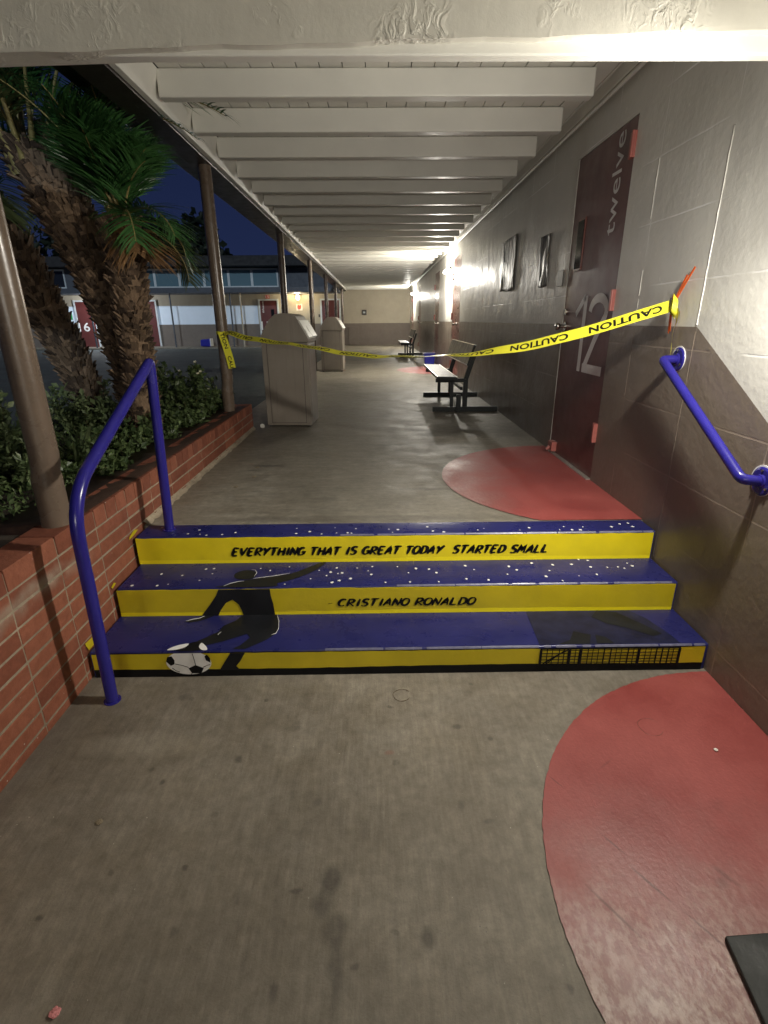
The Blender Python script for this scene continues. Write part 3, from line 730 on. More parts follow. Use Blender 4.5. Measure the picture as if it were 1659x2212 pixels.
# paint smears on the bricks at the ends of the treads
g = MB()
for pts_ in ([(1.952, .178), (2.04, .170), (2.05, .150), (2.02, .134), (1.968, .134)], [(2.50, .455), (2.56, .470), (2.60, .455), (2.56, .446), (2.49, .44)], [(2.24, .30), (2.27, .31), (2.29, .298), (2.25, .288)]):
    g.poly([(XL+.0045, a, b) for a, b in pts_])
bl(g.build('paint_smear', M['yellow_dn'], bw))
# painted cap behind the top course
g = MB(); v = []; rn = random.Random(6); n = 40
for i in range(n+1):
    y = 2.03+(YE-.15-2.03)*i/n; v += [(XL-.012 if y > 2.10 else XL-.142, y, .7035), (XL-.36+rn.uniform(-.02, .02), y, .690+rn.uniform(-.004, .004)), (XL-.012 if y > 2.10 else XL-.142, y, .62), (XL-.36, y, .62)]
g.add(v, [q for i in range(n) for q in ((i*4, i*4+1, i*4+5, i*4+4), (i*4+1, i*4+3, i*4+7, i*4+5))]+[(0, 1, 3, 2)], True)
bl(g.build('painted_cap', M['capdirt'], bw))
# edging that crosses the planter
g = MB(); g.box(-3.05, XL-.142, 1.985, 2.028, .50, .668); tag(g.build('planter_edging', M['timber'], bevel=.006), 'weathered grey edging strip across the planter beside the thick post', 'edging')
# soil
def bumpy(x0, x1, y0, y1, z, amp, nx, ny, seed):
    rn = random.Random(seed); v = []
    for j in range(ny+1):
        for i in range(nx+1):
            v.append((x0+(x1-x0)*i/nx, y0+(y1-y0)*j/ny, z+rn.uniform(-amp, amp)))
    return v, [(j*(nx+1)+i, j*(nx+1)+i+1, (j+1)*(nx+1)+i+1, (j+1)*(nx+1)+i) for j in range(ny) for i in range(nx)]
g = MB(); g.add(*bumpy(-3.1, XL-.13, 2.02, YE-.1, .655, .018, 30, 40, 2), True); g.add(*bumpy(-3.1, XL-.10, -1.2, 2.0, .56, .03, 30, 40, 3), True)
g.box(-3.1, -3.05, -1.2, YE, .3, .66)
tag(g.build('planter_soil', M['soil'], recalc=False), kind='structure')

# ------------------------------------------------------------------ steps
st = empty('painted_steps', (0, 1.95, 0), 'three blue and yellow painted steps with black lettering and a kicking figure', 'steps')
def sl(o): o.location = (0, -1.95, 0); return o
Y1, Y2, Y3, Y4 = 1.953, 2.251, 2.524, 2.688
H1, H2 = .1325, .2862
xa, xb = -1.285, 1.462
def tread(y0, y1, z0, z1, xl, xr):
    g = MB(); n = 44; rn = random.Random(int(z1*1000)); v = []
    # nosing edge wanders by a millimetre or two: hand-finished concrete
    for i in range(n+1):
        x = xl+(xr-xl)*i/n; a = rn.uniform(-.0016, .0016); b = rn.uniform(-.0012, .0012)
        v += [(x, y0+a, z0), (x, y0+a, z1-.007+b), (x, y0+.002+a, z1-.002+b), (x, y0+.008+a, z1+b), (x, y1, z1)]
    f = [(i*5+j, i*5+j+1, i*5+j+6, i*5+j+5) for i in range(n) for j in range(4)]
    g.add(v, f, True); g.add([v[j] for j in range(5)]+[(xl, y1, z0)], [tuple(range(6))]); g.add([v[n*5+j] for j in range(5)]+[(xr, y1, z0)], [tuple(range(5, -1, -1))])
    return sl(g.build('tread', M['blue_step'], st))
def nosing(y, z, xl, xr, seed):  # thin pale strips paint the glint of light along the nosing edge
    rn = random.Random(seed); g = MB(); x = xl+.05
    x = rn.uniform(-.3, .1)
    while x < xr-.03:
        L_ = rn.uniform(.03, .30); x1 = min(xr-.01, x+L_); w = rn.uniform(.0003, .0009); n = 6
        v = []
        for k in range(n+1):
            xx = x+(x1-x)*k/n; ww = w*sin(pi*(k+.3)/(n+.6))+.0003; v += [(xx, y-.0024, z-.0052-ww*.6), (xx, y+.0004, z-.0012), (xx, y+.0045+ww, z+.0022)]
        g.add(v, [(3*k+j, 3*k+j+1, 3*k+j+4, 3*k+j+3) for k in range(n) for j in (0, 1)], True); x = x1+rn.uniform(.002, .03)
    sl(g.build('nosing_glint', M['glint_edge'], st))
M['glint_edge'] = paint('nosing_glint_paint', (.13, .13, .20), .35, .25, .2, 40)
nosing(Y1, H1, xa, xb, 1); nosing(Y2, H2, xa, xb, 2); nosing(Y3, Z3, xa, xb, 3)  # painted glint strips on the three step edges
tread(Y1, Y2+.02, 0, H1, xa, xb+.006); tread(Y2, Y3+.02, H1-.01, H2, xa+.012, xb); tread(Y3, Y4, H2-.01, Z3, xa+.012, xb)
def riser(y, z0, z1, mat, hi, xl=xa+.006, xr=xb-.008, hiw=.020):
    g = MB(); n = 60; rn = random.Random(int(y*1000)+7); v = []
    for i in range(n+1):
        x = xl+(xr-xl)*i/n; a = rn.uniform(-.0012, .0012)
        v += [(x, y-.0035, z0), (x, y-.0035, z0+hiw+a+.003*sin(x*3)), (x, y-.0035, z1-.004+a), (x, y-.0035, z1-.0015+a*1.5)]
    g2 = [(i*4+j, i*4+j+1, i*4+j+5, i*4+j+4) for i in range(n) for j in range(3)]
    g.v = list(v); g.f = [list(q) for q in g2]; g.sm = [False]*len(g2); g.mi = [(1, 0, 1)[j] for i in range(n) for j in range(3)]
    return sl(g.build('riser', [mat, hi], st))
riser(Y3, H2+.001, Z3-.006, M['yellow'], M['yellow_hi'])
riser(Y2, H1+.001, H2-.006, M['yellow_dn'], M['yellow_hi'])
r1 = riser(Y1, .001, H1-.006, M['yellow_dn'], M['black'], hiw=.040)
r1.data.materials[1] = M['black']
# letterings
g = MB(); T = 'EVERYTHING THAT IS GREAT TODAY'; adv = .0390
LN = brush_len(T+'  STARTED SMALL', 1.0); adv = (.93+.779-.02)/LN
brush(g, T+'  STARTED SMALL', lambda x, z: (-.787+x, Y3-.006, .331+z), adv*.90, .0445, adv, .0125)
sl(g.build('lettering', M['black'], st))
g = MB(); T = 'CRISTIANO RONALDO'; adv = (.475+.205)/brush_len(T, 1.0)
brush(g, T, lambda x, z: (-.210+x, Y2-.006, .178+z), adv*.92, .0395, adv, .0105, rnd=random.Random(9))
brush(g, '-', lambda x, z: (-.262+x, Y2-.006, .180+z), .028, .030, .03, .003)
sl(g.build('lettering', M['black'], st))
# stars
t3 = [(-0.446, 2.615), (-0.439, 2.544), (-0.37, 2.567), (-0.304, 2.533), (-0.239, 2.618), (-0.226, 2.545), (-0.167, 2.545), (-0.146, 2.54), (-0.125, 2.602), (0.052, 2.589), (0.071, 2.545), (0.101, 2.582), (0.262, 2.616), (0.287, 2.556), (0.343, 2.542), (0.527, 2.564), (0.564, 2.585), (-1.014, 2.555), (-0.97, 2.608), (-0.948, 2.548), (-0.91, 2.535), (-0.829, 2.541), (-0.765, 2.566), (0.751, 2.558), (0.809, 2.587), (0.964, 2.554), (1.0, 2.598), (1.029, 2.552), (1.074, 2.55), (1.101, 2.592), (1.256, 2.588), (1.317, 2.627), (1.368, 2.638), (1.37, 2.587)]
t2 = [(-1.215, 2.279), (-1.09, 2.275), (-1.042, 2.288), (-1.117, 2.4), (-1.005, 2.381), (-0.899, 2.325), (-0.905, 2.45), (-0.865, 2.455), (-0.856, 2.396), (-0.621, 2.45), (-0.566, 2.424), (-0.474, 2.466), (-0.466, 2.274), (-0.312, 2.419), (-0.346, 2.328), (-0.269, 2.36), (-0.251, 2.397), (-0.223, 2.445), (-0.213, 2.381), (-0.192, 2.388), (-0.201, 2.305), (-0.236, 2.286), (-0.146, 2.326), (-0.117, 2.441), (-0.059, 2.408), (-0.038, 2.455), (-0.042, 2.367), (0.028, 2.28), (0.094, 2.452), (0.147, 2.381), (0.15, 2.281), (0.189, 2.428), (0.256, 2.417), (0.29, 2.378), (0.292, 2.279), (0.45, 2.453), (0.488, 2.408), (0.433, 2.306), (0.54, 2.293), (0.676, 2.439), (0.707, 2.398), (0.648, 2.352), (0.806, 2.475), (0.872, 2.386), (0.836, 2.322), (0.91, 2.452), (0.903, 2.276), (1.01, 2.455), (1.068, 2.51), (1.113, 2.499), (1.098, 2.422), (1.002, 2.323), (1.097, 2.337), (1.183, 2.416), (1.24, 2.418), (1.267, 2.402), (1.307, 2.461), (1.319, 2.429)]
rn = random.Random(2)
for dots, z in ((t3, Z3+.0026), (t2, H2+.0026)):
    g = MB()
    for (x, y) in dots:
        r = rn.choice((.0042, .0052, .0066, .0078)); g.poly([(x+r*cos(a)*rn.uniform(.85, 1.15), y+r*1.25*sin(a)*rn.uniform(.85, 1.15), z) for a in [i*pi/5 for i in range(10)]])
    sl(g.build('star_dots', M['white_mark'], st))
# kicking figure: pieces on tread 2, riser 2, tread 1, riser 1
g = MB(); zz = H2+.0022
def smooth(pts, n=4):
    P = [Vector(p).to_2d() if len(p) == 2 else Vector(p) for p in pts]; out_ = []
    m_ = len(P)
    for i in range(m_):
        p0, p1, p2, p3 = P[i-1], P[i], P[(i+1) % m_], P[(i+2) % m_]
        for k in range(n):
            t = k/n; out_.append(tuple(.5*((2*p1)+(p2-p0)*t+(2*p0-5*p1+4*p2-p3)*t*t+(3*p1-p0-3*p2+p3)*t**3)))
    return out_
def shape(pts, fn, n=4): g.poly([fn(a, b) for a, b in smooth(pts, n)])
T2 = lambda a, b: (a, b, zz)
# shoulders, raised arm and head
shape([(-.785, 2.2535), (-.76, 2.27), (-.72, 2.295), (-.66, 2.325), (-.59, 2.345), (-.52, 2.365), (-.45, 2.39), (-.38, 2.45), (-.31, 2.515), (-.285, 2.515), (-.32, 2.44), (-.38, 2.37), (-.45, 2.315), (-.505, 2.285), (-.52, 2.2535)], T2)
shape([(-.735, 2.36), (-.738, 2.40), (-.70, 2.432), (-.655, 2.425), (-.63, 2.39), (-.632, 2.35), (-.66, 2.33), (-.71, 2.335)], T2)
R2 = lambda a, b: (a, Y2-.0058, b)
g.poly([R2(a, b) for a, b in [(-.785, .278), (-.80, .245), (-.835, .195), (-.872, .148), (-.88, .1345), (-.800, .1345), (-.785, .165), (-.755, .205), (-.722, .222), (-.695, .195), (-.682, .160), (-.678, .1345), (-.520, .1345), (-.525, .20), (-.533, .240), (-.535, .278)]])
zz = H1+.0022
T1 = lambda a, b: (a, b, zz)
g.poly([T1(a, b) for a, b in smooth([(-.88, 2.246), (-.90, 2.215), (-.945, 2.195), (-.92, 2.185), (-.87, 2.20), (-.82, 2.246)], 3)])
g.poly([T1(a, b) for a, b in [(-.68, 2.246), (-.70, 2.20), (-.75, 2.15), (-.76, 2.10), (-.83, 2.03), (-.88, 1.99), (-.85, 1.965), (-.80, 1.985), (-.72, 2.02), (-.62, 2.08), (-.60, 2.05), (-.63, 1.99), (-.66, 1.962), (-.60, 1.962), (-.56, 1.995), (-.52, 2.03), (-.492, 2.07), (-.480, 2.12), (-.49, 2.18), (-.51, 2.246)]])
R1 = lambda a, b: (a, Y1-.0058, b)
g.poly([R1(a, b) for a, b in [(-.665, .124), (-.69, .085), (-.715, .045), (-.72, .034), (-.63, .034), (-.645, .055), (-.625, .08), (-.60, .124)]])
sl(g.build('kicking_figure', M['figure'], st))
# thin white outlines round the figure
g = MB()
def line3(P, w):
    P = [Vector(p) for p in P]; g.tube(P, [w*.4]+[w]*(len(P)-2)+[w*.4], 5)
zt = H2+.0028
line3([(-.762, 2.262, zt), (-.735, 2.29, zt), (-.70, 2.308, zt), (-.675, 2.312, zt)], .0013)
line3([(-.665, 2.438, zt), (-.645, 2.432, zt), (-.63, 2.40, zt), (-.634, 2.36, zt)], .0013)
line3([(-.634, 2.338, zt), (-.58, 2.352, zt), (-.52, 2.368, zt), (-.46, 2.392, zt)], .0012)
zt = H1+.0028
line3([(-.868, 2.240, zt), (-.885, 2.222, zt), (-.915, 2.212, zt), (-.945, 2.197, zt)], .0016)
line3([(-.511, 2.246, zt), (-.492, 2.19, zt), (-.481, 2.12, zt), (-.487, 2.08, zt), (-.505, 2.07, zt)], .0014)
line3([(-.745, 2.10, zt), (-.755, 2.08, zt), (-.752, 2.072, zt)], .0011)
sl(g.build('figure_outline', M['white_mark'], st))
# ball
g = MB(); bc, bz, br = -.854, .076, .100
ring = [(bc+br*cos(a)*1.0, bz+.062*sin(a)) for a in [i*2*pi/40 for i in range(40)]]
g.poly([(a, Y1-.0062, min(.1262, max(.014, b))) for a, b in ring], mi=0)
def pent(cx, cz, r, ry, rot=90, y=Y1-.0075):
    g.poly([(cx+r*cos(rad(rot+72*i)), y, max(.016, min(.1255, cz+ry*sin(rad(rot+72*i))))) for i in range(5)], mi=1)
pent(-.825, .040, .036, .024); 
g.poly([(x, Y1-.0075, z) for x, z in [(-.953, .085), (-.945, .108), (-.925, .112), (-.915, .09), (-.918, .07), (-.935, .062)]], mi=1)
g.poly([(x, Y1-.0075, z) for x, z in [(-.757, .10), (-.768, .118), (-.78, .110), (-.776, .088), (-.757, .076)]], mi=1)
for P in ([(-.825, .064), (-.828, .095), (-.832, .125)], [(-.915, .072), (-.88, .062), (-.857, .052)], [(-.793, .052), (-.775, .062), (-.760, .066)], [(-.805, .022), (-.80, .016)], [(-.845, .022), (-.85, .016)], [(-.93, .05), (-.915, .035), (-.90, .028)]):
    g.tube([(a, Y1-.0078, b) for a, b in P], .0014, 5, mi=1)
zb_ = H1+.0030
for P in ([(-.945, 1.958), (-.935, 1.978), (-.905, 1.998), (-.870, 2.008), (-.865, 1.998), (-.875, 1.978), (-.905, 1.962)], [(-.812, 2.010), (-.800, 2.005), (-.775, 1.975), (-.770, 1.957), (-.790, 1.957), (-.812, 1.98)]):
    g.poly([(a, b, zb_) for a, b in smooth(P, 3)], mi=0)
g.poly([(a, b, H1+.0026) for a, b in smooth([(-.92, 1.957), (-.87, 2.005), (-.84, 2.02), (-.81, 2.008), (-.79, 1.957)], 3)], mi=1)
sl(g.build('painted_ball', [M['white_mark'], M['black']], st))
# goal net
g = MB(); z = H1+.0020
g.poly([(.712, 1.963, z), (.727, 2.246, z), (1.24, 2.246, z), (1.29, 2.17, z), (1.335, 2.03, z), (1.345, 1.963, z)])
sl(g.build('net_shade', M['netshade'], st))
g = MB()
for n_, (x0, p) in enumerate(((.80, [(0, 0), (.06, .03), (.10, .10), (.17, .07), (.14, 0)]), (.97, [(0, 0), (.02, .07), (.06, .05), (.08, 0)]), (1.03, [(0, .22), (.05, .28), (.14, .26), (.22, .15), (.27, .07), (.22, .05), (.13, .12), (.05, .16)]))):
    g.poly([(x0+a, 1.966+b, H1+.0026+.0003*n_) for a, b in p])
sl(g.build('net_shadow_blots', M['figure'], st))
g = MB(); rn = random.Random(12)
ys = Y1-.0065
for i in range(25):
    x = .718+(1.338-.718)*i/24+rn.uniform(-.003, .003); w = rn.choice((.0015, .0020, .0028)); g.box(x-w, x+w, ys-.0006-.00002*i, ys, .034, .119)
for i in range(5):
    z = .050+.0160*i; w = .0014; n = 12
    g.tube([(.714+.626*k/n, ys, z+rn.uniform(-.0015, .0015)) for k in range(n+1)], .0018, 5)
for x0 in (.716, .842, .892, 1.155, 1.338): g.box(x0-.0055, x0+.0055, ys-.002, ys, .034, .118)
g.box(.712, 1.342, ys-.0015, ys, .1195, .127)
g.tube([(.73, ys, .045), (.80, ys, .095), (.84, ys, .118)], .003, 5); g.tube([(.74, ys, .04), (.82, ys, .112)], .0022, 5)
sl(g.build('goal_net', M['black'], st))

# ------------------------------------------------------------------ handrails
def fillet(P, r, n=7):
    P = [Vector(p) for p in P]; out_ = [P[0]]
    for i in range(1, len(P)-1):
        a, b, c = P[i-1], P[i], P[i+1]; rr = r[i-1] if isinstance(r, (list, tuple)) else r
        d0 = (a-b).normalized(); d1 = (c-b).normalized(); p, q = b+d0*rr, b+d1*rr
        for k in range(n+1):
            t = k/n; out_.append(p*(1-t)**2+b*2*t*(1-t)+q*t*t)
    out_.append(P[-1]); return out_
t = empty('handrail', (-1.135, 1.798, 0), 'freestanding bent blue pipe handrail beside the brick wall', 'handrail', 'blue handrails of the steps')
g = MB(); P = fillet([(-1.135, 1.798, 0), (-1.122, 1.803, .90), (-1.115, 2.655, 1.318), (-1.138, 2.628, Z3)], [.17, .022], 9)
g.tube([(a.x+1.135, a.y-1.798, a.z) for a in P], .0245, 22); g.build('pipe', M['blue_rail'], t)
g = MB(); g.tube([(-.003, .83, Z3), (-.003, .83, Z3+.006)], .036, 20); g.tube([(0, 0, 0), (0, 0, .005)], .034, 20); g.build('foot_weld', M['blue_rail'], t)
t = empty('handrail', (XR, 2.62, 1.311), 'short blue pipe handrail fixed to the block wall by two round flanges', 'handrail', 'blue handrails of the steps')
g = MB(); P = fillet([(-.004, 0, 0), (-.082, -.004, 0), (-.082, -.725, -.392), (-.004, -.731, -.400)], [.018, .024], 5)
g.tube(P, .0205, 20); g.build('pipe', M['blue_rail'], t)
for (y, z) in ((0, 0), (-.731, -.400)):
    g = MB(); g.tube([(0, y, z), (-.007, y, z), (-.010, y, z)], [.056, .056, .048], 28); g.tube([(-.009, y, z), (-.016, y, z)], [.030, .024], 20); fl = g.build('flange', M['blue_rail'], t)
    g = MB()
    for a in (90, 210, 330): g.tube([(-.008, y+.042*cos(rad(a)), z+.042*sin(rad(a))), (-.015, y+.042*cos(rad(a)), z+.042*sin(rad(a)))], .0055, 6)
    g.build('screw_head', M['metal'], fl)
    g = MB(); g.tube([(.0, y+.003, z+.002), (-.0035, y+.003, z+.002)], .0605, 28); g.build('bare_paint_ring', M['white_mark'], fl)

# ------------------------------------------------------------------ caution tape
path = [(-1.345, 4.935, 1.415), (-1.283, 4.867, 1.400), (-1.137, 4.746, 1.368), (-.971, 4.61, 1.349), (-.814, 4.483, 1.334), (-.643, 4.346, 1.321), (-.444, 4.186, 1.299), (-.257, 4.037, 1.275), (-.049, 3.871, 1.261),
        (.144, 3.718, 1.266), (.322, 3.577, 1.276), (.540, 3.403, 1.294), (.736, 3.245, 1.326), (.954, 3.067, 1.381), (1.179, 2.876, 1.460), (1.402, 2.681, 1.551), (1.432, 2.660, 1.562)]
roll = [75, 68, 64, 62, 64, 68, 68, 74, 77, 78, 76, 70, 50, 24, 10, 8, 20]
PV = [Vector(p) for p in path]
ds = [0]
for i in range(1, len(PV)): ds.append(ds[-1]+(PV[i]-PV[i-1]).length)
TL = ds[-1]
def tape_pt(s, t, off=0.0, hw=.0285):
    s = max(0, min(TL-1e-5, s)); i = 0
    while ds[i+1] < s: i += 1
    k = (s-ds[i])/(ds[i+1]-ds[i]); p0 = PV[max(0, i-1)]; p1 = PV[i]; p2_ = PV[i+1]; p3 = PV[min(len(PV)-1, i+2)]
    P = .5*((2*p1)+(p2_-p0)*k+(2*p0-5*p1+4*p2_-p3)*k*k+(3*p1-p0-3*p2_+p3)*k**3)
    T_ = (p2_-p1).normalized(); r = rad(roll[i]*(1-k)+roll[i+1]*k)
    h = Vector((-T_.y, T_.x, 0)).normalized()          # horizontal, away from the steps
    if h.y < 0: h = -h
    up_ = (Vector((0, 0, 1))-T_*T_.z).normalized(); u = up_*cos(r)+h*sin(r)
    nrm = T_.cross(u).normalized()
    if nrm.y > 0: nrm = -nrm
    crn = .005*sin(s*5.0)*t+.003*sin(s*17)
    return P+u*t*hw+nrm*(crn+off)
tp = empty('caution_tape', (-1.345, 4.935, 1.415), 'yellow caution tape sagging across the walkway from post to block wall', 'tape')
def tloc(o): o.location = (1.345, -4.935, -1.415); return o
g = MB(); n = 150
v = []
for i in range(n+1):
    for j in range(5): v.append(tape_pt(TL*i/n, -1+j/2))
g.add(v, [(i*5+j, i*5+j+1, i*5+j+6, i*5+j+5) for i in range(n) for j in range(4)], True); tloc(g.build('band', M['tape'], tp, recalc=False))
g = MB(); s = TL-.07
tv, tf = font_mesh('CAUTION', .03)
def subdiv_text(v, f):
    me = bmesh.new(); vs = [me.verts.new((a, b, 0)) for a, b in v]
    for q in f:
        try: me.faces.new([vs[i] for i in q])
        except ValueError: pass
    for x in [(k+.137)/14 for k in range(14)]:
        bmesh.ops.bisect_plane(me, dist=1e-7, geom=list(me.verts)+list(me.edges)+list(me.faces), plane_co=(x, 0, 0), plane_no=(1, 0, 0))
    bmesh.ops.triangulate(me, faces=me.faces); me.verts.index_update(); r = ([tuple(q.co[:2]) for q in me.verts], [tuple(w.index for w in q.verts) for q in me.faces]); me.free(); return r
tv, tf = subdiv_text(tv, tf)
while s > .1:
    g.add([tape_pt(max(0.0, s-a*.345), (1-2*b)*.60, .0012) for a, b in tv], tf); s -= .455
tloc(g.build('tape_print', M['tape_ink'], tp, recalc=False))
# knot bunched at the zip tie by the wall, hanging shreds
g = MB(); rn = random.Random(5)
K = Vector((1.435, 2.662, 1.560))
for k in range(3):
    a0 = rn.uniform(0, 6); v = []
    m_ = 18
    for i in range(m_+1):
        a = a0+i*5.6/m_; c_ = K+Vector((-.012+.012*cos(a*1.0), .028*cos(a)-.012, .034*sin(a)-.010*k))
        v += [c_+Vector((-.012, .004, .012+.006*sin(i+k))), c_+Vector((.010, -.004, -.012))]
    g.add(v, [(2*i, 2*i+1, 2*i+3, 2*i+2) for i in range(m_)], True)
tloc(g.build('knot', M['tape'], tp, recalc=False))
g = MB()
def strand(P, W_, mb):
    v = []
    for i, p in enumerate(P): v += [Vector(p)+Vector((0, W_[i], .004*(i % 2))), Vector(p)-Vector((.004, W_[i], 0))]
    mb.add(v, [(2*i, 2*i+1, 2*i+3, 2*i+2) for i in range(len(P)-1)], True)
strand([(1.445, 2.662, 1.545), (1.446, 2.650, 1.510), (1.452, 2.658, 1.480), (1.455, 2.674, 1.455), (1.456, 2.682, 1.425), (1.457, 2.680, 1.405), (1.458, 2.676, 1.375), (1.459, 2.674, 1.350), (1.459, 2.672, 1.325)], [.02, .014, .009, .005, .007, .006, .002, .002, .003], g)
strand([(1.447, 2.640, 1.53), (1.45, 2.636, 1.50), (1.452, 2.634, 1.478)], [.010, .007, .002], g)
tloc(g.build('torn_end', M['tape'], tp, recalc=False))
g = MB(); g.add([(a[0], a[1], a[2]) for a in [(1.420-.02*0, 2.70-.055*q, 1.585-.05*w) for q in (0, 1) for w in (0, 1)]], [])
# black print on the bunched part
tloc(MB().poly([(1.408, 2.672, 1.592), (1.408, 2.660, 1.592), (1.408, 2.658, 1.548), (1.408, 2.668, 1.548)]).build('knot_print', M['tape_ink'], tp, recalc=False))
# band round the far post and its hanging end
g = MB(); v = []; m_ = 28; pc = Vector((-1.403, 5.0, 0))
for i in range(m_+1):
    a = i*2*pi/m_; v += [pc+Vector((.0545*cos(a), .0545*sin(a), 1.412+.006*sin(a*2))), pc+Vector((.0545*cos(a), .0545*sin(a), 1.392+.008*sin(a*3)))]
g.add(v, [(2*i, 2*i+1, 2*i+3, 2*i+2) for i in range(m_)], True); tloc(g.build('post_loop', M['tape'], tp, recalc=False))
def tail(a, b, off=0):   # a along, b across
    x = -1.392+.060*a+.010*sin(a*3)+(b-.5)*.066; y = 4.932-.012*sin(a*4)-off; z = 1.412-.315*a+(b-.5)*.012; return (x, y, z)
g = MB(); n = 20; v = []
for i in range(n+1):
    for j in range(4): v.append(tail(i/n, j/3))
g.add(v, [(i*4+j, i*4+j+1, i*4+j+5, i*4+j+4) for i in range(n) for j in range(3)], True); tloc(g.build('hanging_end', M['tape'], tp, recalc=False))
g = MB(); text_on(g, 'TION', lambda a, b: tail(.03+a*.42, .25+b*.5, .0015), .022); text_on(g, 'CAU', lambda a, b: tail(.66+a*.33, .25+b*.5, .0015), .022)
tloc(g.build('tail_print', M['tape_ink'], tp, recalc=False))
# orange zip tie
zt_ = empty('zip_tie', (1.44, 2.66, 1.56), 'orange plastic zip tie with two upright tails holding the tape to the wall', 'zip tie')
g = MB()
def strap(a, b, w, th=.0022):
    a, b = Vector(a), Vector(b); d = (b-a).normalized(); s_ = Vector((0, 1, 0)); s_ = (s_-d*s_.dot(d)).normalized(); q = d.cross(s_)
    pts_ = [a+s_*w*i+q*th*j for i in (-.5, .5) for j in (-.5, .5)]+[b+s_*w*i*.8+q*th*j for i in (-.5, .5) for j in (-.5, .5)]
    g.add([(p.x-1.44, p.y-2.66, p.z-1.56) for p in pts_], [(0, 1, 3, 2), (4, 5, 7, 6), (0, 1, 5, 4), (2, 3, 7, 6), (0, 2, 6, 4), (1, 3, 7, 5)])
strap((1.425, 2.672, 1.560), (1.455, 2.590, 1.720), .017); strap((1.428, 2.668, 1.575), (1.452, 2.638, 1.690), .019); strap((1.426, 2.680, 1.60), (1.424, 2.684, 1.535), .016)
strap((1.430, 2.684, 1.54), (1.462, 2.730, 1.440), .016); strap((1.430, 2.690, 1.55), (1.464, 2.742, 1.43), .010)
g.build('strap', M['orange'], zt_)

# ------------------------------------------------------------------ trash containers
def trash(x, y, label):
    t = empty('trash_container', (x, y, Z3), label, 'trash can', 'taupe trash containers with hoods', rad(-3))
    W_, D, Hh = .47, .47, .855
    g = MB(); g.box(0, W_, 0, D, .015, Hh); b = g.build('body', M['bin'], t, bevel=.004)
    g = MB(); g.box(.055, W_-.055, -.004, .001, .045, Hh-.02)
    g.box(W_-.001, W_+.004, .05, D-.05, .045, Hh-.02); g.build('panel', M['bin'], b, bevel=.002)
    g = MB()
    for (p0, p1, q0, q1) in ((.050, .054, .04, Hh-.015), (W_-.054, W_-.050, .04, Hh-.015)): g.box(p0, p1, -.0015, .001, q0, q1)
    g.box(.054, W_-.054, -.0015, .001, .040, .0445); g.box(0, W_, -.0012, .001, Hh-.006, Hh-.001); g.build('seam', M['seam'], b)
    prof = [(-.012, Hh), (.0, Hh+.055), (.055, Hh+.15), (.10, Hh+.215), (.155, Hh+.262), (.235, Hh+.276), (.325, Hh+.268), (.365, Hh+.245), (.40, Hh+.19), (W_+.012, Hh+.035), (W_+.012, Hh)]
    g = MB(); g.prism(prof, -.012, D+.012, lambda p, q, s: (p, s, q)); hd = g.build('hood', M['bin'], t, bevel=.004)
    dx, dz = (W_+.012-.392), (.035-.205)
    g = MB(); a = (.397, Hh+.205); c = (W_+.016, Hh+.050)
    g.add([(a[0]+.006, -.02, a[1]+.004), (a[0]+.006, D+.02, a[1]+.004), (c[0]+.01, D+.02, c[1]), (c[0]+.01, -.02, c[1]), (a[0]-.006, -.02, a[1]-.008), (a[0]-.006, D+.02, a[1]-.008), (c[0]-.004, D+.02, c[1]-.014), (c[0]-.004, -.02, c[1]-.014)],
          [(0, 1, 2, 3), (4, 5, 6, 7), (0, 1, 5, 4), (2, 3, 7, 6), (0, 3, 7, 4), (1, 2, 6, 5)]); g.build('swing_flap', M['bin_flap'], t, bevel=.002)
    for xx in (.03, W_-.03):
        for yy in (.03, D-.03):
            g = MB(); g.tube([(xx, yy, 0), (xx, yy, .02)], .016, 10); g.build('foot', M['plastic_dark'], t)
    return t
trash(-1.172, 5.525, 'nearer taupe metal trash container with domed hood, beside the planter end')
trash(-1.222, 11.83, 'farther taupe trash container with pale flap, beyond the first one')
# litter
def crumple(name, c, r, mat, label, cat, seed, flat=1.0):
    rn = random.Random(seed); b = bmesh.new(); bmesh.ops.create_icosphere(b, subdivisions=3, radius=r)
    for q in b.verts:
        q.co *= rn.uniform(.72, 1.12); q.co.z = q.co.z*flat+r*flat*.8
    me = bpy.data.meshes.new(name); b.to_mesh(me); b.free(); me.materials.append(mat); o = bpy.data.objects.new(name, me); o.location = c; C.objects.link(o); return tag(o, label, cat)
crumple('crumpled_paper', (-1.22, 5.47, Z3), .024, M['paper'], 'crumpled white paper ball on the slab at the corner of the nearer container', 'litter', 3)
crumple('crumpled_wrapper', (-.762, .735, .0), .012, M['pinkpaper'], 'small pink and white wrapper on the concrete nearest the camera', 'litter', 4, .5)
crumple('dry_leaf', (-.904, 1.225, .0), .011, M['leaflitter'], 'curled pale dry leaf lying on the near concrete', 'leaf', 5, .35)
crumple('pebble', (1.232, 1.475, .005), .0075, M['paper'], 'tiny white pebble on the near red disc beside the wall', 'pebble', 6, .5)
for i, (x, y, s_) in enumerate([(-.93, 3.88, 1), (-.90, 3.62, 2), (-.97, 3.38, 3)]):
    crumple('dry_leaf', (x, y, Z3), .016, M['leaflitter'], ['dark scrap of leaf on the upper slab nearest the trash container', 'thin leaf scrap on the upper slab midway along the brick wall', 'pale leaf scrap on the upper slab close above the steps'][i], 'leaf', 10+i, .25)

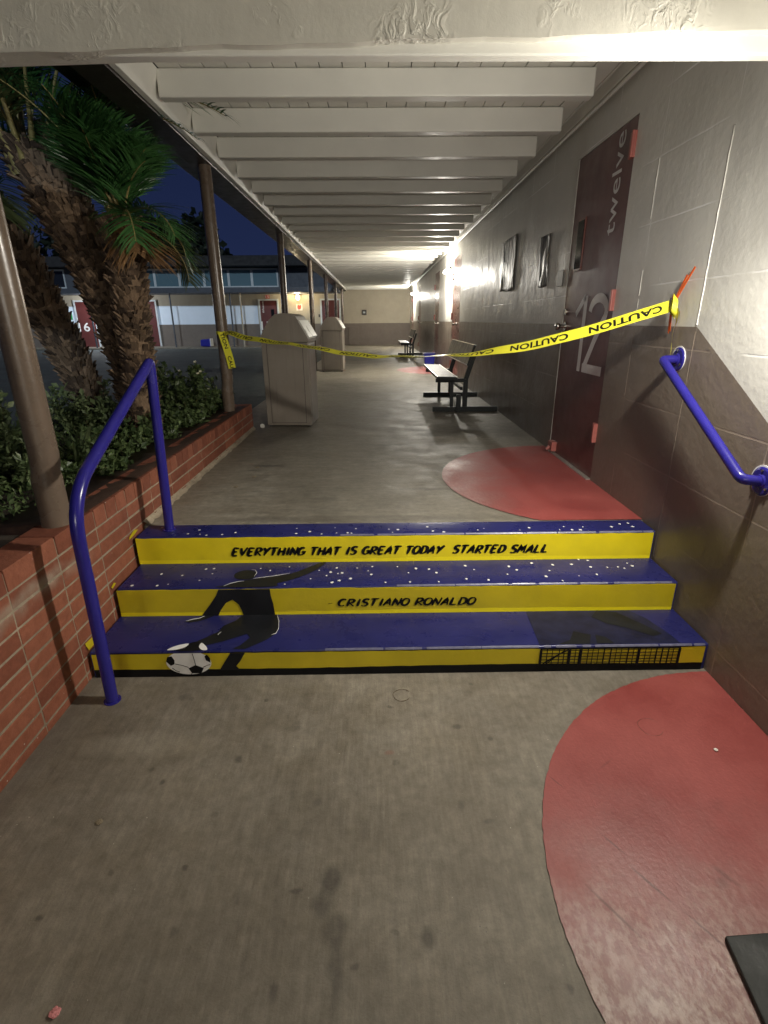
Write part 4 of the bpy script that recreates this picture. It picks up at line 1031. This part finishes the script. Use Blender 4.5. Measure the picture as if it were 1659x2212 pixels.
# ------------------------------------------------------------------ benches
def bench(y0, L_, label):
    t = empty('bench', (1.06, y0+L_/2, Z3), label, 'bench', 'black metal benches by the wall')
    ox, oy, oz = -1.06, -(y0+L_/2), -Z3
    A = lambda x, y, z: (x+ox, y+oy, z+oz)
    g = MB(); prof = [(.692, .852), (.930, .842), (.930, .872), (.692, .882)]
    g.prism(prof, y0, y0+L_, lambda p, q, s: A(p, s, q)); s_ = g.build('seat', M['bench'], t, bevel=.003)
    g = MB(); g.add([A(.712, y0+.02, .8835), A(.912, y0+.02, .8755), A(.912, y0+L_-.02, .8755), A(.712, y0+L_-.02, .8835)], [(0, 1, 2, 3)]); g.build('seat_mesh', M['seat'], s_)
    g = MB()
    for a, b, z0, z1 in ((.690, .702, .885, .884), (.920, .932, .8755, .875)):
        g.add([A(a, y0, z0), A(b, y0, z1), A(b, y0+L_, z1), A(a, y0+L_, z0), A(a, y0, z0-.006), A(b, y0, z1-.006), A(b, y0+L_, z1-.006), A(a, y0+L_, z0-.006)], [(0, 1, 2, 3), (0, 1, 5, 4), (2, 3, 7, 6), (0, 3, 7, 4), (1, 2, 6, 5)])
    g.build('seat_rim', M['seat_edge'], s_)
    g = MB(); prof = [(1.030, 1.005), (1.055, .998), (1.128, 1.222), (1.103, 1.228)]
    g.prism(prof, y0, y0+L_, lambda p, q, s: A(p, s, q)); bk = g.build('backrest', M['bench'], t, bevel=.003)
    g = MB(); g.prism([(1.100, 1.2285), (1.131, 1.2225), (1.131, 1.229), (1.102, 1.235)], y0, y0+L_, lambda p, q, s: A(p, s, q)); g.prism([(1.026, 1.004), (1.031, 1.004), (1.031, 1.016), (1.028, 1.016)], y0, y0+L_, lambda p, q, s: A(p, s, q)); g.build('backrest_rim', M['seat_edge'], bk)
    for y in (y0+.22, y0+L_-.28):
        g = MB(); g.box(*[q for q in ()]) if False else None
        g.add([], []); h = .026
        def bar(P, hw):
            P = [Vector(p) for p in P]
            for a, b in zip(P[:-1], P[1:]):
                d = (b-a).normalized(); s1 = Vector((0, 1, 0)); q = d.cross(s1).normalized()
                v = [e_+s1*hw*i+q*hw*j for e_ in (a, b) for i, j in ((-1, -1), (1, -1), (1, 1), (-1, 1))]
                g.add([A(*w) for w in v], [(0, 1, 2, 3), (4, 5, 6, 7), (0, 1, 5, 4), (1, 2, 6, 5), (2, 3, 7, 6), (3, 0, 4, 7)])
        bar([(.672, y, Z3+.030), (1.46, y, Z3+.030)], .029); g.build('foot_bar', M['bench'], t, bevel=.003)
        g = MB(); bar([(.90, y, Z3+.06), (.895, y, .815)], .020); g.build('leg', M['bench'], t, bevel=.002)
        g = MB(); bar([(1.062, y, Z3+.06), (1.062, y, .83), (1.155, y, 1.13)], .026); g.build('leg', M['bench'], t, bevel=.002)
        g = MB(); bar([(.70, y, .815), (1.05, y, .815)], .022); g.build('seat_bracket', M['bench'], t, bevel=.002)
    g = MB(); g.add([], [])
    bar([(.975, y0+.16, Z3+.002), (.975, y0+.16, .655)], .026); g.build('stub_post', M['bench'], t, bevel=.002)
    g = MB(); g.box(1.0+ox, 1.03+ox, oy+y0+.22, oy+y0+L_-.28, .70+oz, .735+oz); g.build('stretcher', M['bench'], t, bevel=.002)
    return t
bench(6.18, 1.85, 'nearer black metal bench with slanted backrest against the block wall')
bench(15.9, 1.85, 'farther black metal bench near the far end of the corridor')
# blue tub
t = empty('recycling_tub', (1.30, 13.72, Z3), 'blue plastic recycling tub on the floor behind the nearer bench', 'tub')
g = MB(); g.prism([(-.10, 0), (.13, 0), (.15, .25), (-.12, .25)], -.16, .16, lambda p, q, s: (p, s, q)); g.build('tub_body', M['bluebin'], t, bevel=.012)
g = MB(); g.box(-.135, .165, -.18, .18, .25, .27); g.build('rim', M['bluebin'], t, bevel=.006)
# rubber mat
g = MB(); g.prism([(.872, .857), (1.42, .885), (1.42, .1), (.78, .1)], .005, .022, lambda p, q, s: (p, q, s)); tag(g.build('rubber_mat', M['rubber'], bevel=.004), 'black rubber mat lying on the near red disc at the wall', 'mat')

# ------------------------------------------------------------------ far wall and left classroom building
fb = empty('classroom_building', (-8, 24.66, Z3), 'long cream building with red doors and a strip of high windows across the yard', 'building')
def fl_(o): o.location = (8, -24.66, -Z3); return o
yw = 24.66
g = MB()
def fq(x0, x1, z0, z1, mi): g.add([(x0, yw, z0), (x1, yw, z0), (x1, yw, z1), (x0, yw, z1)], [(0, 1, 2, 3)], mi=mi)
XA = -30
fq(-1.30, XR+.2, .1, 1.375, 1); fq(-1.30, XR+.2, 1.375, 3.0, 0)
fq(XA, -1.30, .1, 1.375, 1); fq(-5.25, -1.30, 1.375, 2.70, 0); fq(XA, -5.25, 2.15, 2.70, 0)
fq(XA, -5.25, 1.375, 2.15, 2)
g.add([(XA, yw, 2.7), (-1.3, yw, 2.7), (-1.3, yw, 2.88), (XA, yw, 2.88)], [(0, 1, 2, 3)], mi=0)
fl_(g.build('wall', [M['bld_cream'], M['bld_taupe'], M['bld_white']], fb))
g = MB(); g.box(XA, -1.5, yw+.01, yw+9, .1, 4.0); fl_(g.build('building_body', M['roof_dark'], fb))
g = MB(); g.box(XA, -1.0, yw-.75, yw+9.5, 3.66, 4.06); fl_(g.build('roof', M['roof_dark'], fb, bevel=.02))
g = MB(); g.box(XA, -1.56, 23.15, yw, 2.60, 2.80); fl_(g.build('walkway_fascia', M['fascia_blue'], fb, bevel=.01))
# clerestory: one window after another
xs = [-20.8, -19.75, -18.7, -17.65, -16.6, -15.5, -14.42, -13.40]
def cler(x0, x1, dark=False):
    g = MB(); g.box(x0, x1, yw-.06, yw-.003, 2.86, 2.93); g.box(x0, x1, yw-.06, yw-.003, 3.56, 3.63); g.box(x0, x0+.05, yw-.06, yw-.003, 2.93, 3.56); g.box(x1-.05, x1, yw-.06, yw-.003, 2.93, 3.56)
    w = fl_(g.build('window', M['frame_white'], fb))
    g = MB(); g.box(x0+.05, x1-.05, yw-.03, yw-.004, 2.93, 3.56); p = g.build('pane', M['pane_dark'] if dark else M['pane'], w)
    return w
for a, b in zip(xs[:-1], xs[1:]): cler(a, b, abs(a+14.42) < .01 or abs(a+17.65) < .01)
xs = [-12.70, -11.70, -10.56, -10.42, -9.56, -8.50, -7.44, -6.38, -5.38, -4.25]
for a, b in zip(xs[:-1], xs[1:]): cler(a, b, abs(a+10.56) < .01)
g = MB(); g.box(-4.25, -1.5, yw-.02, yw-.004, 2.86, 3.66); g.box(-13.4, -12.7, yw-.02, yw-.004, 2.86, 3.66); fl_(g.build('blank_panel', M['fascia_blue'], fb))
def fdoor(x0, x1, num=None, mat='maroon_lit'):
    g = MB(); g.box(x0, x1, yw-.03, yw-.004, Z3+.02, 2.335); d = fl_(g.build('door', M[mat], fb, bevel=.003))
    g = MB(); g.box(x0-.07, x0, yw-.05, yw-.002, Z3+.02, 2.40); g.box(x1, x1+.07, yw-.05, yw-.002, Z3+.02, 2.40); g.box(x0, x1, yw-.05, yw-.002, 2.336, 2.40); fr_ = g.build('frame', M['frame_white'], d)
    if num:
        g = MB(); text_on(g, num, lambda a, b: (x0-.02+.48*a+.0, yw-.036, 1.12+.36*b), .012); g.build('door_number', M['white_mark'], d)
    return d
fdoor(-13.20, -12.45, '16'); fdoor(-10.48, -9.73); d15 = fdoor(-5.13, -4.38, '15'); fdoor(-2.42, -1.66)
g = MB(); text_on(g, 'fifteen', lambda a, b: (-4.965-b*.075, yw-.036, 1.84+.46*a), .012); g.build('door_word', M['white_mark'], d15)
g = MB(); g.box(-4.66, -4.52, yw-.040, yw-.031, 1.70, 1.98); g.build('door_window', M['glass_dark'], d15)
# placard above door 15
g = MB(); g.box(-4.88, -4.69, yw-.02, yw-.005, 2.42, 2.56); pl = g.build('room_sign', M['red_paper']); tag(pl, 'small red room sign above door 15', 'sign')
g = MB(); text_on(g, '15', lambda a, b: (-4.86+.15*a, yw-.022, 2.44+.10*b), .012); g.build('sign_number', M['white_mark'], pl)
g = MB(); g.box(-3.54, -3.28, yw-.016, yw-.005, 1.92, 2.20); o = g.build('poster', M['paper']); tag(o, 'white notice with a red emblem under the lamp beside door 15', 'poster')
g = MB(); g.poly([(-3.50+.18*a, yw-.018, 1.96+.20*b) for a, b in [(0, .3), (.3, 0), (.8, .1), (1, .6), (.9, 1), (.55, .8), (.2, 1), (0, .7)]]); g.build('poster_emblem', M['red_paper'], o)
g = MB(); g.box(-13.61, -13.43, yw-.014, yw-.005, 1.61, 1.91); tag(g.build('green_notice', M['green_paper']), 'green paper notice on the white band beside door 16', 'notice')
g = MB(); g.box(-2.58, -2.51, yw-.02, yw-.005, 1.64, 1.76); tag(g.build('light_switch', M['plastic_dark']), 'small dark switch box on the cream wall between the lamp and the last red door', 'switch')
g = MB(); g.box(-.66, -.45, yw-.06, yw-.004, 1.72, 1.93); e_ = g.build('junction_box', M['plastic_dark'], bevel=.01); tag(e_, 'small black junction box on the end wall of the corridor', 'junction box')
g = MB(); g.box(-.60, -.51, yw-.066, yw-.061, 1.79, 1.86); g.build('label_plate', M['frame_white'], e_)
g = MB(); g.box(-1.27, -.82, yw-.03, yw-.004, .47, 1.24); tag(g.build('access_hatch', M['bld_taupe'], bevel=.004), 'grey flush access hatch low on the end wall', 'hatch')
t = empty('porch_lamp', (-3.42, yw, 2.50), 'warm glowing cone lamp beside door 15 across the yard', 'lamp')
g = MB(); g.tube([(0, -.25, .09), (0, -.25, -.02)], [.03, .13], 16); g.tube([(0, 0, .09), (0, -.25, .10)], .015, 8); g.build('lamp_shade', M['bld_cream'], t)
g = MB(); g.tube([(0, -.25, -.03), (0, -.25, -.08), (0, -.25, -.14), (0, -.25, -.16)], [.05, .075, .05, .01], 14); g.build('bulb', M['lamp_glow_warm'], t)
# thin pipe posts of that building's walk
for i, (x, z1, lb) in enumerate([(-8.62, 2.60, 'thin grey post of the yard building left of the blue tub'), (-6.12, 2.60, 'thin grey post of the yard building between the blue tub and the taped post'), (-5.70, 2.60, 'thin pale post of the yard building beside the white band end'), (-12.0, 2.6, 'thin grey post in front of the yard building by the trunks')]):
    g = MB(); g.tube([(0, 0, 0), (0, 0, z1-Z3-.02)], .035, 12); o = g.build('slim_post', M['fascia_blue'] if i != 2 else M['bld_cream']); o.location = (x, 23.5, Z3+.02); tag(o, lb, 'post', 'posts of the yard building')
t = empty('overturned_tub', (-7.45, 23.9, Z3+.02), 'blue plastic tub lying on its side by the yard building', 'tub')
g = MB(); g.prism([(-.22, .02), (.22, 0), (.24, .33), (-.20, .30)], -.15, .15, lambda p, q, s: (p, s, q)); g.build('tub_body', M['bluebin'], t, bevel=.05, seg=3)
g = MB(); g.box(.22, .26, -.17, .17, .02, .34); g.build('rim', M['white_mark'], t, bevel=.01)
# ------------------------------------------------------------------ foliage
def leafquad(mb, p, d, l, w, nrm, mi=0):
    s_ = d.cross(nrm)
    if s_.length < 1e-4: s_ = d.orthogonal()
    s_ = s_.normalized()*w; m_ = p+d*l*.5+nrm*l*.08
    mb.add([p, m_+s_, p+d*l, m_-s_], [(0, 1, 2, 3)], mi=mi)
def rvec(rn):
    while True:
        v = Vector((rn.uniform(-1, 1), rn.uniform(-1, 1), rn.uniform(-1, 1)))
        if .05 < v.length < 1: return v.normalized()
def shrub(name, x, y, z, h, r, n, label, seed, mat='leaf', flowers=0, leaf=.034, stems=14):
    rn = random.Random(seed); t = empty(name, (x, y, z), label, 'plant', 'shrubs in the brick planter')
    g = MB(); tips = []
    for k in range(stems):
        a = rn.uniform(0, 2*pi); rr = r*math.sqrt(rn.random()); hh = h*rn.uniform(.45, 1.25)*(1-.35*rr/r)
        P = [Vector((rr*.3*cos(a), rr*.3*sin(a), -.03))]
        for j in range(1, 6): P.append(P[0]+Vector((rr*.7*cos(a)*(j/5)**.8+rn.uniform(-.02, .02), rr*.7*sin(a)*(j/5)**.8+rn.uniform(-.02, .02), hh*j/5)))
        g.tube(P, [.005, .0045, .004, .003, .002, .001], 5, caps=False); tips.append(P)
    g.build('stem', M['stem'], t)
    g = MB()
    per = n//stems
    for P in tips:
        for k in range(per):
            u = rn.random()**.75*5; i = min(4, int(u)); p = P[i].lerp(P[i+1], u-i)+rvec(rn)*rn.uniform(.0, .07)*(1.1-.5*u/5)
            if p.z < -.01: p.z = rn.uniform(0, .05)
            d = (rvec(rn)+Vector((0, 0, .35))).normalized(); nn = (rvec(rn)+Vector((0, 0, 1.2))).normalized()
            l = leaf*rn.uniform(.6, 1.7); leafquad(g, p, d, l, l*rn.uniform(.22, .36), nn)
    g.build('leaves', M[mat], t, recalc=False)
    if flowers:
        g = MB()
        for k in range(flowers):
            P = rn.choice(tips); p = P[-1]+rvec(rn)*.03+Vector((0, 0, .01))
            for q in range(5):
                a = q*2*pi/5; d = (Vector((cos(a), sin(a)*.6-.5, .6+.3*sin(a)))).normalized(); leafquad(g, p, d, .018, .007, Vector((0, -1, .5)).normalized())
        g.build('flowers', M['flower'], t, recalc=False)
    return t
SH = [
 ('flowering_shrub', -1.72, 4.88, .52, .30, 2600, 'tall green shrub with white flowers between the palm and the taped post', 'leaf', 9),
 ('flowering_shrub', -2.02, 5.10, .50, .28, 1800, 'leafy shrub with pale blooms just behind the thick palm base', 'leaf', 5),
 ('small_shrub', -1.60, 5.18, .30, .20, 1400, 'low bush hugging the base of the taped post', 'leaf', 2),
 ('small_shrub', -1.66, 4.35, .24, .22, 1500, 'low dark bush overhanging the cap just past the palm', 'leaf', 1),
 ('small_shrub', -1.68, 3.80, .22, .20, 1500, 'low bush spilling on the cap in front of the palm trunk', 'leaf', 0),
 ('small_shrub', -1.72, 3.30, .26, .22, 1700, 'mid height bush behind the bend of the blue handrail', 'leaf', 0),
 ('small_shrub', -1.66, 2.90, .20, .20, 1500, 'low ragged bush on the cap between handrail and thick post', 'leaf', 0),
 ('leafy_bush', -2.05, 2.75, .52, .36, 3200, 'broad pale leaved bush behind the thick post', 'leaf2', 3),
 ('leafy_bush', -1.92, 2.32, .30, .24, 2200, 'dense bush directly left of the thick post', 'leaf2', 0),
 ('leafy_bush', -2.45, 3.20, .66, .36, 2600, 'tall pale bush at the left edge beyond the thick post', 'leaf2', 3),
 ('leafy_bush', -2.25, 4.15, .45, .32, 1900, 'weedy bush around the foot of the two palms', 'leaf2', 0),
 ('leafy_bush', -2.55, 2.45, .42, .34, 2200, 'sprawling bush at the very left edge of the planter', 'leaf2', 1),
]
for i, (nm, x, y, h, r, n, lb, mt, fw_) in enumerate(SH): shrub(nm, x, y, .66, h, r, n, lb, 20+i, mt, fw_, .036 if mt == 'leaf' else .040, 16)
# strappy weed
def weed(x, y, z, label, seed):
    rn = random.Random(seed); t = empty('tall_weed', (x, y, z), label, 'plant')
    g = MB()
    for k in range(34):
        a = rn.uniform(0, 2*pi); L_ = rn.uniform(.25, .48); b0 = Vector((rn.uniform(-.07, .07), rn.uniform(-.07, .07), 0)); out_ = Vector((cos(a), sin(a), 0)); n = 7; v = []
        for i in range(n+1):
            s_ = i/n; p = b0+out_*L_*.55*s_**1.6+Vector((0, 0, L_*(s_-.35*s_*s_))); w = .009*(1-s_)**.6+.0005; sd = Vector((-sin(a), cos(a), 0))
            v += [p+sd*w, p-sd*w]
        g.add(v, [(2*i, 2*i+1, 2*i+3, 2*i+2) for i in range(n)], True)
    g.build('blades', M['leaf2'], t, recalc=False)
weed(-1.78, 3.02, .66, 'strappy weed with long arching blades between thick post and handrail', 3)
# ground litter of leaves in the planter
g = MB(); rn = random.Random(77)
for k in range(5200):
    x = rn.uniform(-3.0, -1.60); y = rn.uniform(2.05, 5.3); p = Vector((x, y, .655+rn.uniform(0, .10))); d = (rvec(rn)+Vector((0, 0, .5))).normalized(); l = rn.uniform(.02, .05)
    leafquad(g, p, d, l, l*.27, (rvec(rn)+Vector((0, 0, 1))).normalized())
tag(g.build('ground_cover', M['leaf'], recalc=False), 'low green ground cover filling the planter', kind='stuff')

# palms
def lerp_path(P, R, n):
    P = [Vector(p) for p in P]; out_ = []; m_ = len(P)-1
    for i in range(n+1):
        u = i/n*m_; k = min(m_-1, int(u)); t = u-k; p0 = P[max(0, k-1)]; p1 = P[k]; p2_ = P[k+1]; p3 = P[min(m_, k+2)]
        out_.append((.5*((2*p1)+(p2_-p0)*t+(2*p0-5*p1+4*p2_-p3)*t*t+(3*p1-p0-3*p2_+p3)*t**3), R[k]*(1-t)+R[k+1]*t))
    return out_
def stem(par, P, R, seed, o0, dens=1.0, long=1.0):
    rn = random.Random(seed); LP = lerp_path(P, R, 40); g = MB()
    g.tube([p-o0 for p, r in LP], [r*.86*rn.uniform(.94, 1.06) for p, r in LP], 20)
    # old leaf bases: hundreds of broken woody stubs wrapped round the stem
    n = int(1150*dens)
    for k in range(n):
        u = rn.random()*39.99; i = int(u); t = u-i; p = LP[i][0].lerp(LP[i+1][0], t)-o0; r = LP[i][1]*(1-t)+LP[i+1][1]*t
        ax = (LP[i+1][0]-LP[i][0]).normalized(); e1 = ax.orthogonal().normalized(); e2 = ax.cross(e1); a = rn.uniform(0, 2*pi)
        rad_ = e1*cos(a)+e2*sin(a); tang = ax.cross(rad_); L_ = rn.uniform(.022, .060)*long*(1+.5*(i/40)); w = rn.uniform(.012, .030)
        b0 = p+rad_*r*.82; d = (ax*rn.uniform(.55, 1.0)+rad_*rn.uniform(.25, .75)+tang*rn.uniform(-.25, .25)).normalized(); tip = b0+d*L_+tang*rn.uniform(-.01, .01); th = rad_*.011
        g.add([b0-tang*w-th, b0+tang*w-th, b0+tang*w*.9+th, b0-tang*w*.9+th, tip-tang*w*.75-th*.7, tip+tang*w*.7-th*.7, tip+tang*w*.65+th*.7, tip-tang*w*.7+th*.7],
              [(0, 1, 5, 4), (3, 2, 6, 7), (0, 3, 7, 4), (1, 2, 6, 5), (4, 5, 6, 7)])
    # fibres
    for k in range(int(420*dens)):
        u = rn.random()*39.99; i = int(u); p = LP[i][0]-o0; r = LP[i][1]; ax = (LP[i+1][0]-LP[i][0]).normalized(); e1 = ax.orthogonal().normalized(); e2 = ax.cross(e1); a = rn.uniform(0, 2*pi); rad_ = e1*cos(a)+e2*sin(a); tang = ax.cross(rad_)
        b0 = p+rad_*r*.9; tip = b0+ax*rn.uniform(-.05, .06)+rad_*rn.uniform(.01, .05)+tang*rn.uniform(-.02, .02); w = .0025
        g.add([b0-tang*w, b0+tang*w, tip], [(0, 1, 2)])
    return g.build('trunk', M['bark'], par)
def frond(par, base, az, el, L_, droop, seed, mat='frond', leafl=.20, pairs=34, name='frond', bare=.22):
    rn = random.Random(seed); g = MB(); n = 16; P = []; p = Vector(base); e_ = el; a = az
    for i in range(n+1):
        P.append(p.copy()); d = Vector((cos(a)*cos(e_), sin(a)*cos(e_), sin(e_))); p = p+d*L_/n; e_ -= droop/n*(.6+.9*i/n); a += rn.uniform(-.015, .015)
    g.tube(P, [.009*(1-.85*i/n)+.001 for i in range(n+1)], 6, caps=False, mi=1)
    for k in range(pairs):
        u = (bare+(1-bare)*k/(pairs-1))*n; i = min(n-1, int(u)); q = P[i].lerp(P[i+1], u-i); T_ = (P[i+1]-P[i]).normalized()
        sd = T_.cross(Vector((0, 0, 1)))
        if sd.length < .05: sd = Vector((sin(a), -cos(a), 0))
        sd.normalize(); nn = sd.cross(T_); f = k/(pairs-1); ll_ = leafl*(.45+1.1*sin(pi*min(1, .18+.78*f)))*rn.uniform(.85, 1.1)
        for sg in (-1, 1):
            d = (T_*rn.uniform(.55, .8)+sd*sg*rn.uniform(.7, .95)+nn*rn.uniform(.1, .35)).normalized(); w = .0062*rn.uniform(.8, 1.2); v = []; c_ = q.copy(); m_ = 4
            wd = d.cross(nn).normalized()
            for j in range(m_+1):
                s_ = j/m_; ww = w*(1-s_)**.5*(1 if j else .5)+.0004; v += [c_+wd*ww, c_-wd*ww]; c_ = c_+d*ll_/m_; d = (d+Vector((0, 0, -1))*.16*rn.uniform(.6, 1.3)).normalized()
            g.add(v, [(2*j, 2*j+1, 2*j+3, 2*j+2) for j in range(m_)], False)
    return g.build(name, [M[mat], M['petiole'] if mat != 'dead' else M['dead']], par, recalc=False)
o0 = Vector((-1.86, 4.12, .60))
pa = empty('palm_tree', o0, 'leaning palm with two forked shaggy trunks and green fronds growing from the planter', 'palm tree')
stem(pa, [(-1.86, 4.12, .60), (-1.88, 4.13, 1.0), (-1.93, 4.14, 1.45), (-2.02, 4.14, 1.85), (-2.15, 4.13, 2.22), (-2.30, 4.12, 2.60)], [.145, .135, .14, .165, .185, .17], 1, o0, 1.25, 1.15)
stem(pa, [(-1.80, 4.02, .62), (-1.77, 4.0, 1.1), (-1.745, 3.99, 1.5), (-1.73, 3.99, 1.85), (-1.735, 3.99, 2.12)], [.115, .11, .115, .125, .12], 2, o0, .8, 1.0)
def crown(par, c, specs, seed, oo):
    rn = random.Random(seed)
    for k, (az, el, L_, dr, mt) in enumerate(specs):
        if el > 55 and cos(rad(az)) > .1 and c[0] > -2: L_ *= .58; el = max(el, 74)      # kept clear of the canopy
        frond(par, Vector(c)-oo+Vector((rn.uniform(-.05, .05), rn.uniform(-.05, .05), rn.uniform(-.05, .02))), rad(az), rad(el), L_, rad(dr), seed*50+k, mt, rn.uniform(.19, .25), rn.randint(34, 42))
rn = random.Random(15); sp_ = []
for k in range(44): sp_.append((k*137.5 % 360, rn.uniform(60, 89), rn.uniform(.55, 1.0), rn.uniform(10, 60), 'frond'))
sp_ += [(-25, 38, .62, 115, 'frond'), (5, 20, .55, 120, 'frond'), (-60, 30, .55, 120, 'frond'), (-40, -30, .27, 50, 'dead'), (10, -40, .25, 40, 'dead'), (60, 15, .7, 110, 'frond_pale')]
crown(pa, (-1.735, 3.99, 2.14), sp_, 3, o0)
sp_ = []
for k in range(13): sp_.append((k*137.5 % 360, rn.uniform(60, 87), rn.uniform(.9, 1.3), rn.uniform(30, 70), 'frond'))
sp_ += [(-4, 30, 1.45, 62, 'frond'), (-9, 22, 1.30, 60, 'frond'), (-80, 50, .6, 70, 'frond_pale')]
crown(pa, (-2.32, 4.12, 2.62), sp_, 4, o0)
# bare yellow leaf stalks at the left crown
for k in range(9):
    a = rad(-150+k*34); g = MB(); b = Vector((-2.30, 4.10, 2.50))-o0; d = Vector((cos(a)*.35, sin(a)*.35, 1)).normalized()
    g.tube([b+Vector((cos(a)*.10, sin(a)*.10, -.08)), b+Vector((cos(a)*.13, sin(a)*.13, .05)), b+d*.35+Vector((cos(a)*.13, sin(a)*.13, 0)), b+d*.75+Vector((cos(a)*.22, sin(a)*.22, 0))], [.026, .020, .012, .006], 8); g.build('leaf_stalk', M['petiole'], pa)
o1 = Vector((-2.47, 4.62, .60))
pb = empty('palm_tree', o1, 'darker slanting palm trunk behind the forked one, partly hidden by the thick post', 'palm tree')
stem(pb, [(-2.47, 4.62, .60), (-2.52, 4.62, .95), (-2.62, 4.62, 1.3), (-2.76, 4.62, 1.7), (-2.92, 4.62, 2.1), (-3.12, 4.62, 2.5)], [.14, .13, .14, .155, .17, .16], 6, o1, 1.1, 1.4)
sp_ = [(k*137.5 % 360, rn.uniform(30, 80), rn.uniform(.8, 1.2), rn.uniform(60, 120), 'frond') for k in range(12)]+[(-30, 10, .55, 110, 'frond_pale'), (-10, 0, .5, 100, 'frond_pale'), (-70, 5, .6, 110, 'frond_pale')]
crown(pb, (-3.12, 4.62, 2.5), sp_, 8, o1)
# far dark trees
def tree(x, y, h, r, label, seed, n=2600):
    rn = random.Random(seed); t = empty('tree', (x, y, .1), label, 'tree', 'dark trees beyond the yard building')
    g = MB(); g.tube([(0, 0, 0), (.1, 0, h*.4), (0, .1, h*.75)], [.28, .2, .08], 10)
    for k in range(6):
        a = k*1.05; g.tube([(.05, 0, h*.4), (r*.6*cos(a), r*.6*sin(a), h*.72)], [.1, .03], 6)
    g.build('trunk', M['bark'], t)
    g = MB(); cl_ = [(Vector((rn.uniform(-r, r)*.75, rn.uniform(-r, r)*.75, h*rn.uniform(.5, .9))), rn.uniform(.28, .5)*r) for _ in range(16)]
    for k in range(n):
        c_, q = rn.choice(cl_); p = c_+rvec(rn)*q*rn.random()**.4; l = rn.uniform(.35, .75); leafquad(g, p, rvec(rn), l, l*.34, rvec(rn))
    g.build('crown', M['darkleaf'], t, recalc=False)
tree(-12.9, 38, 8.0, 3.0, 'dark round tree rising over the roof of the yard building between palm and taped post', 1)
tree(-19.5, 37, 7.5, 3.6, 'dark tree behind the palm trunks above the far roof', 2)
tree(-28, 38, 8.0, 4.2, 'dark tree at the far left above the roof', 3, 2200)
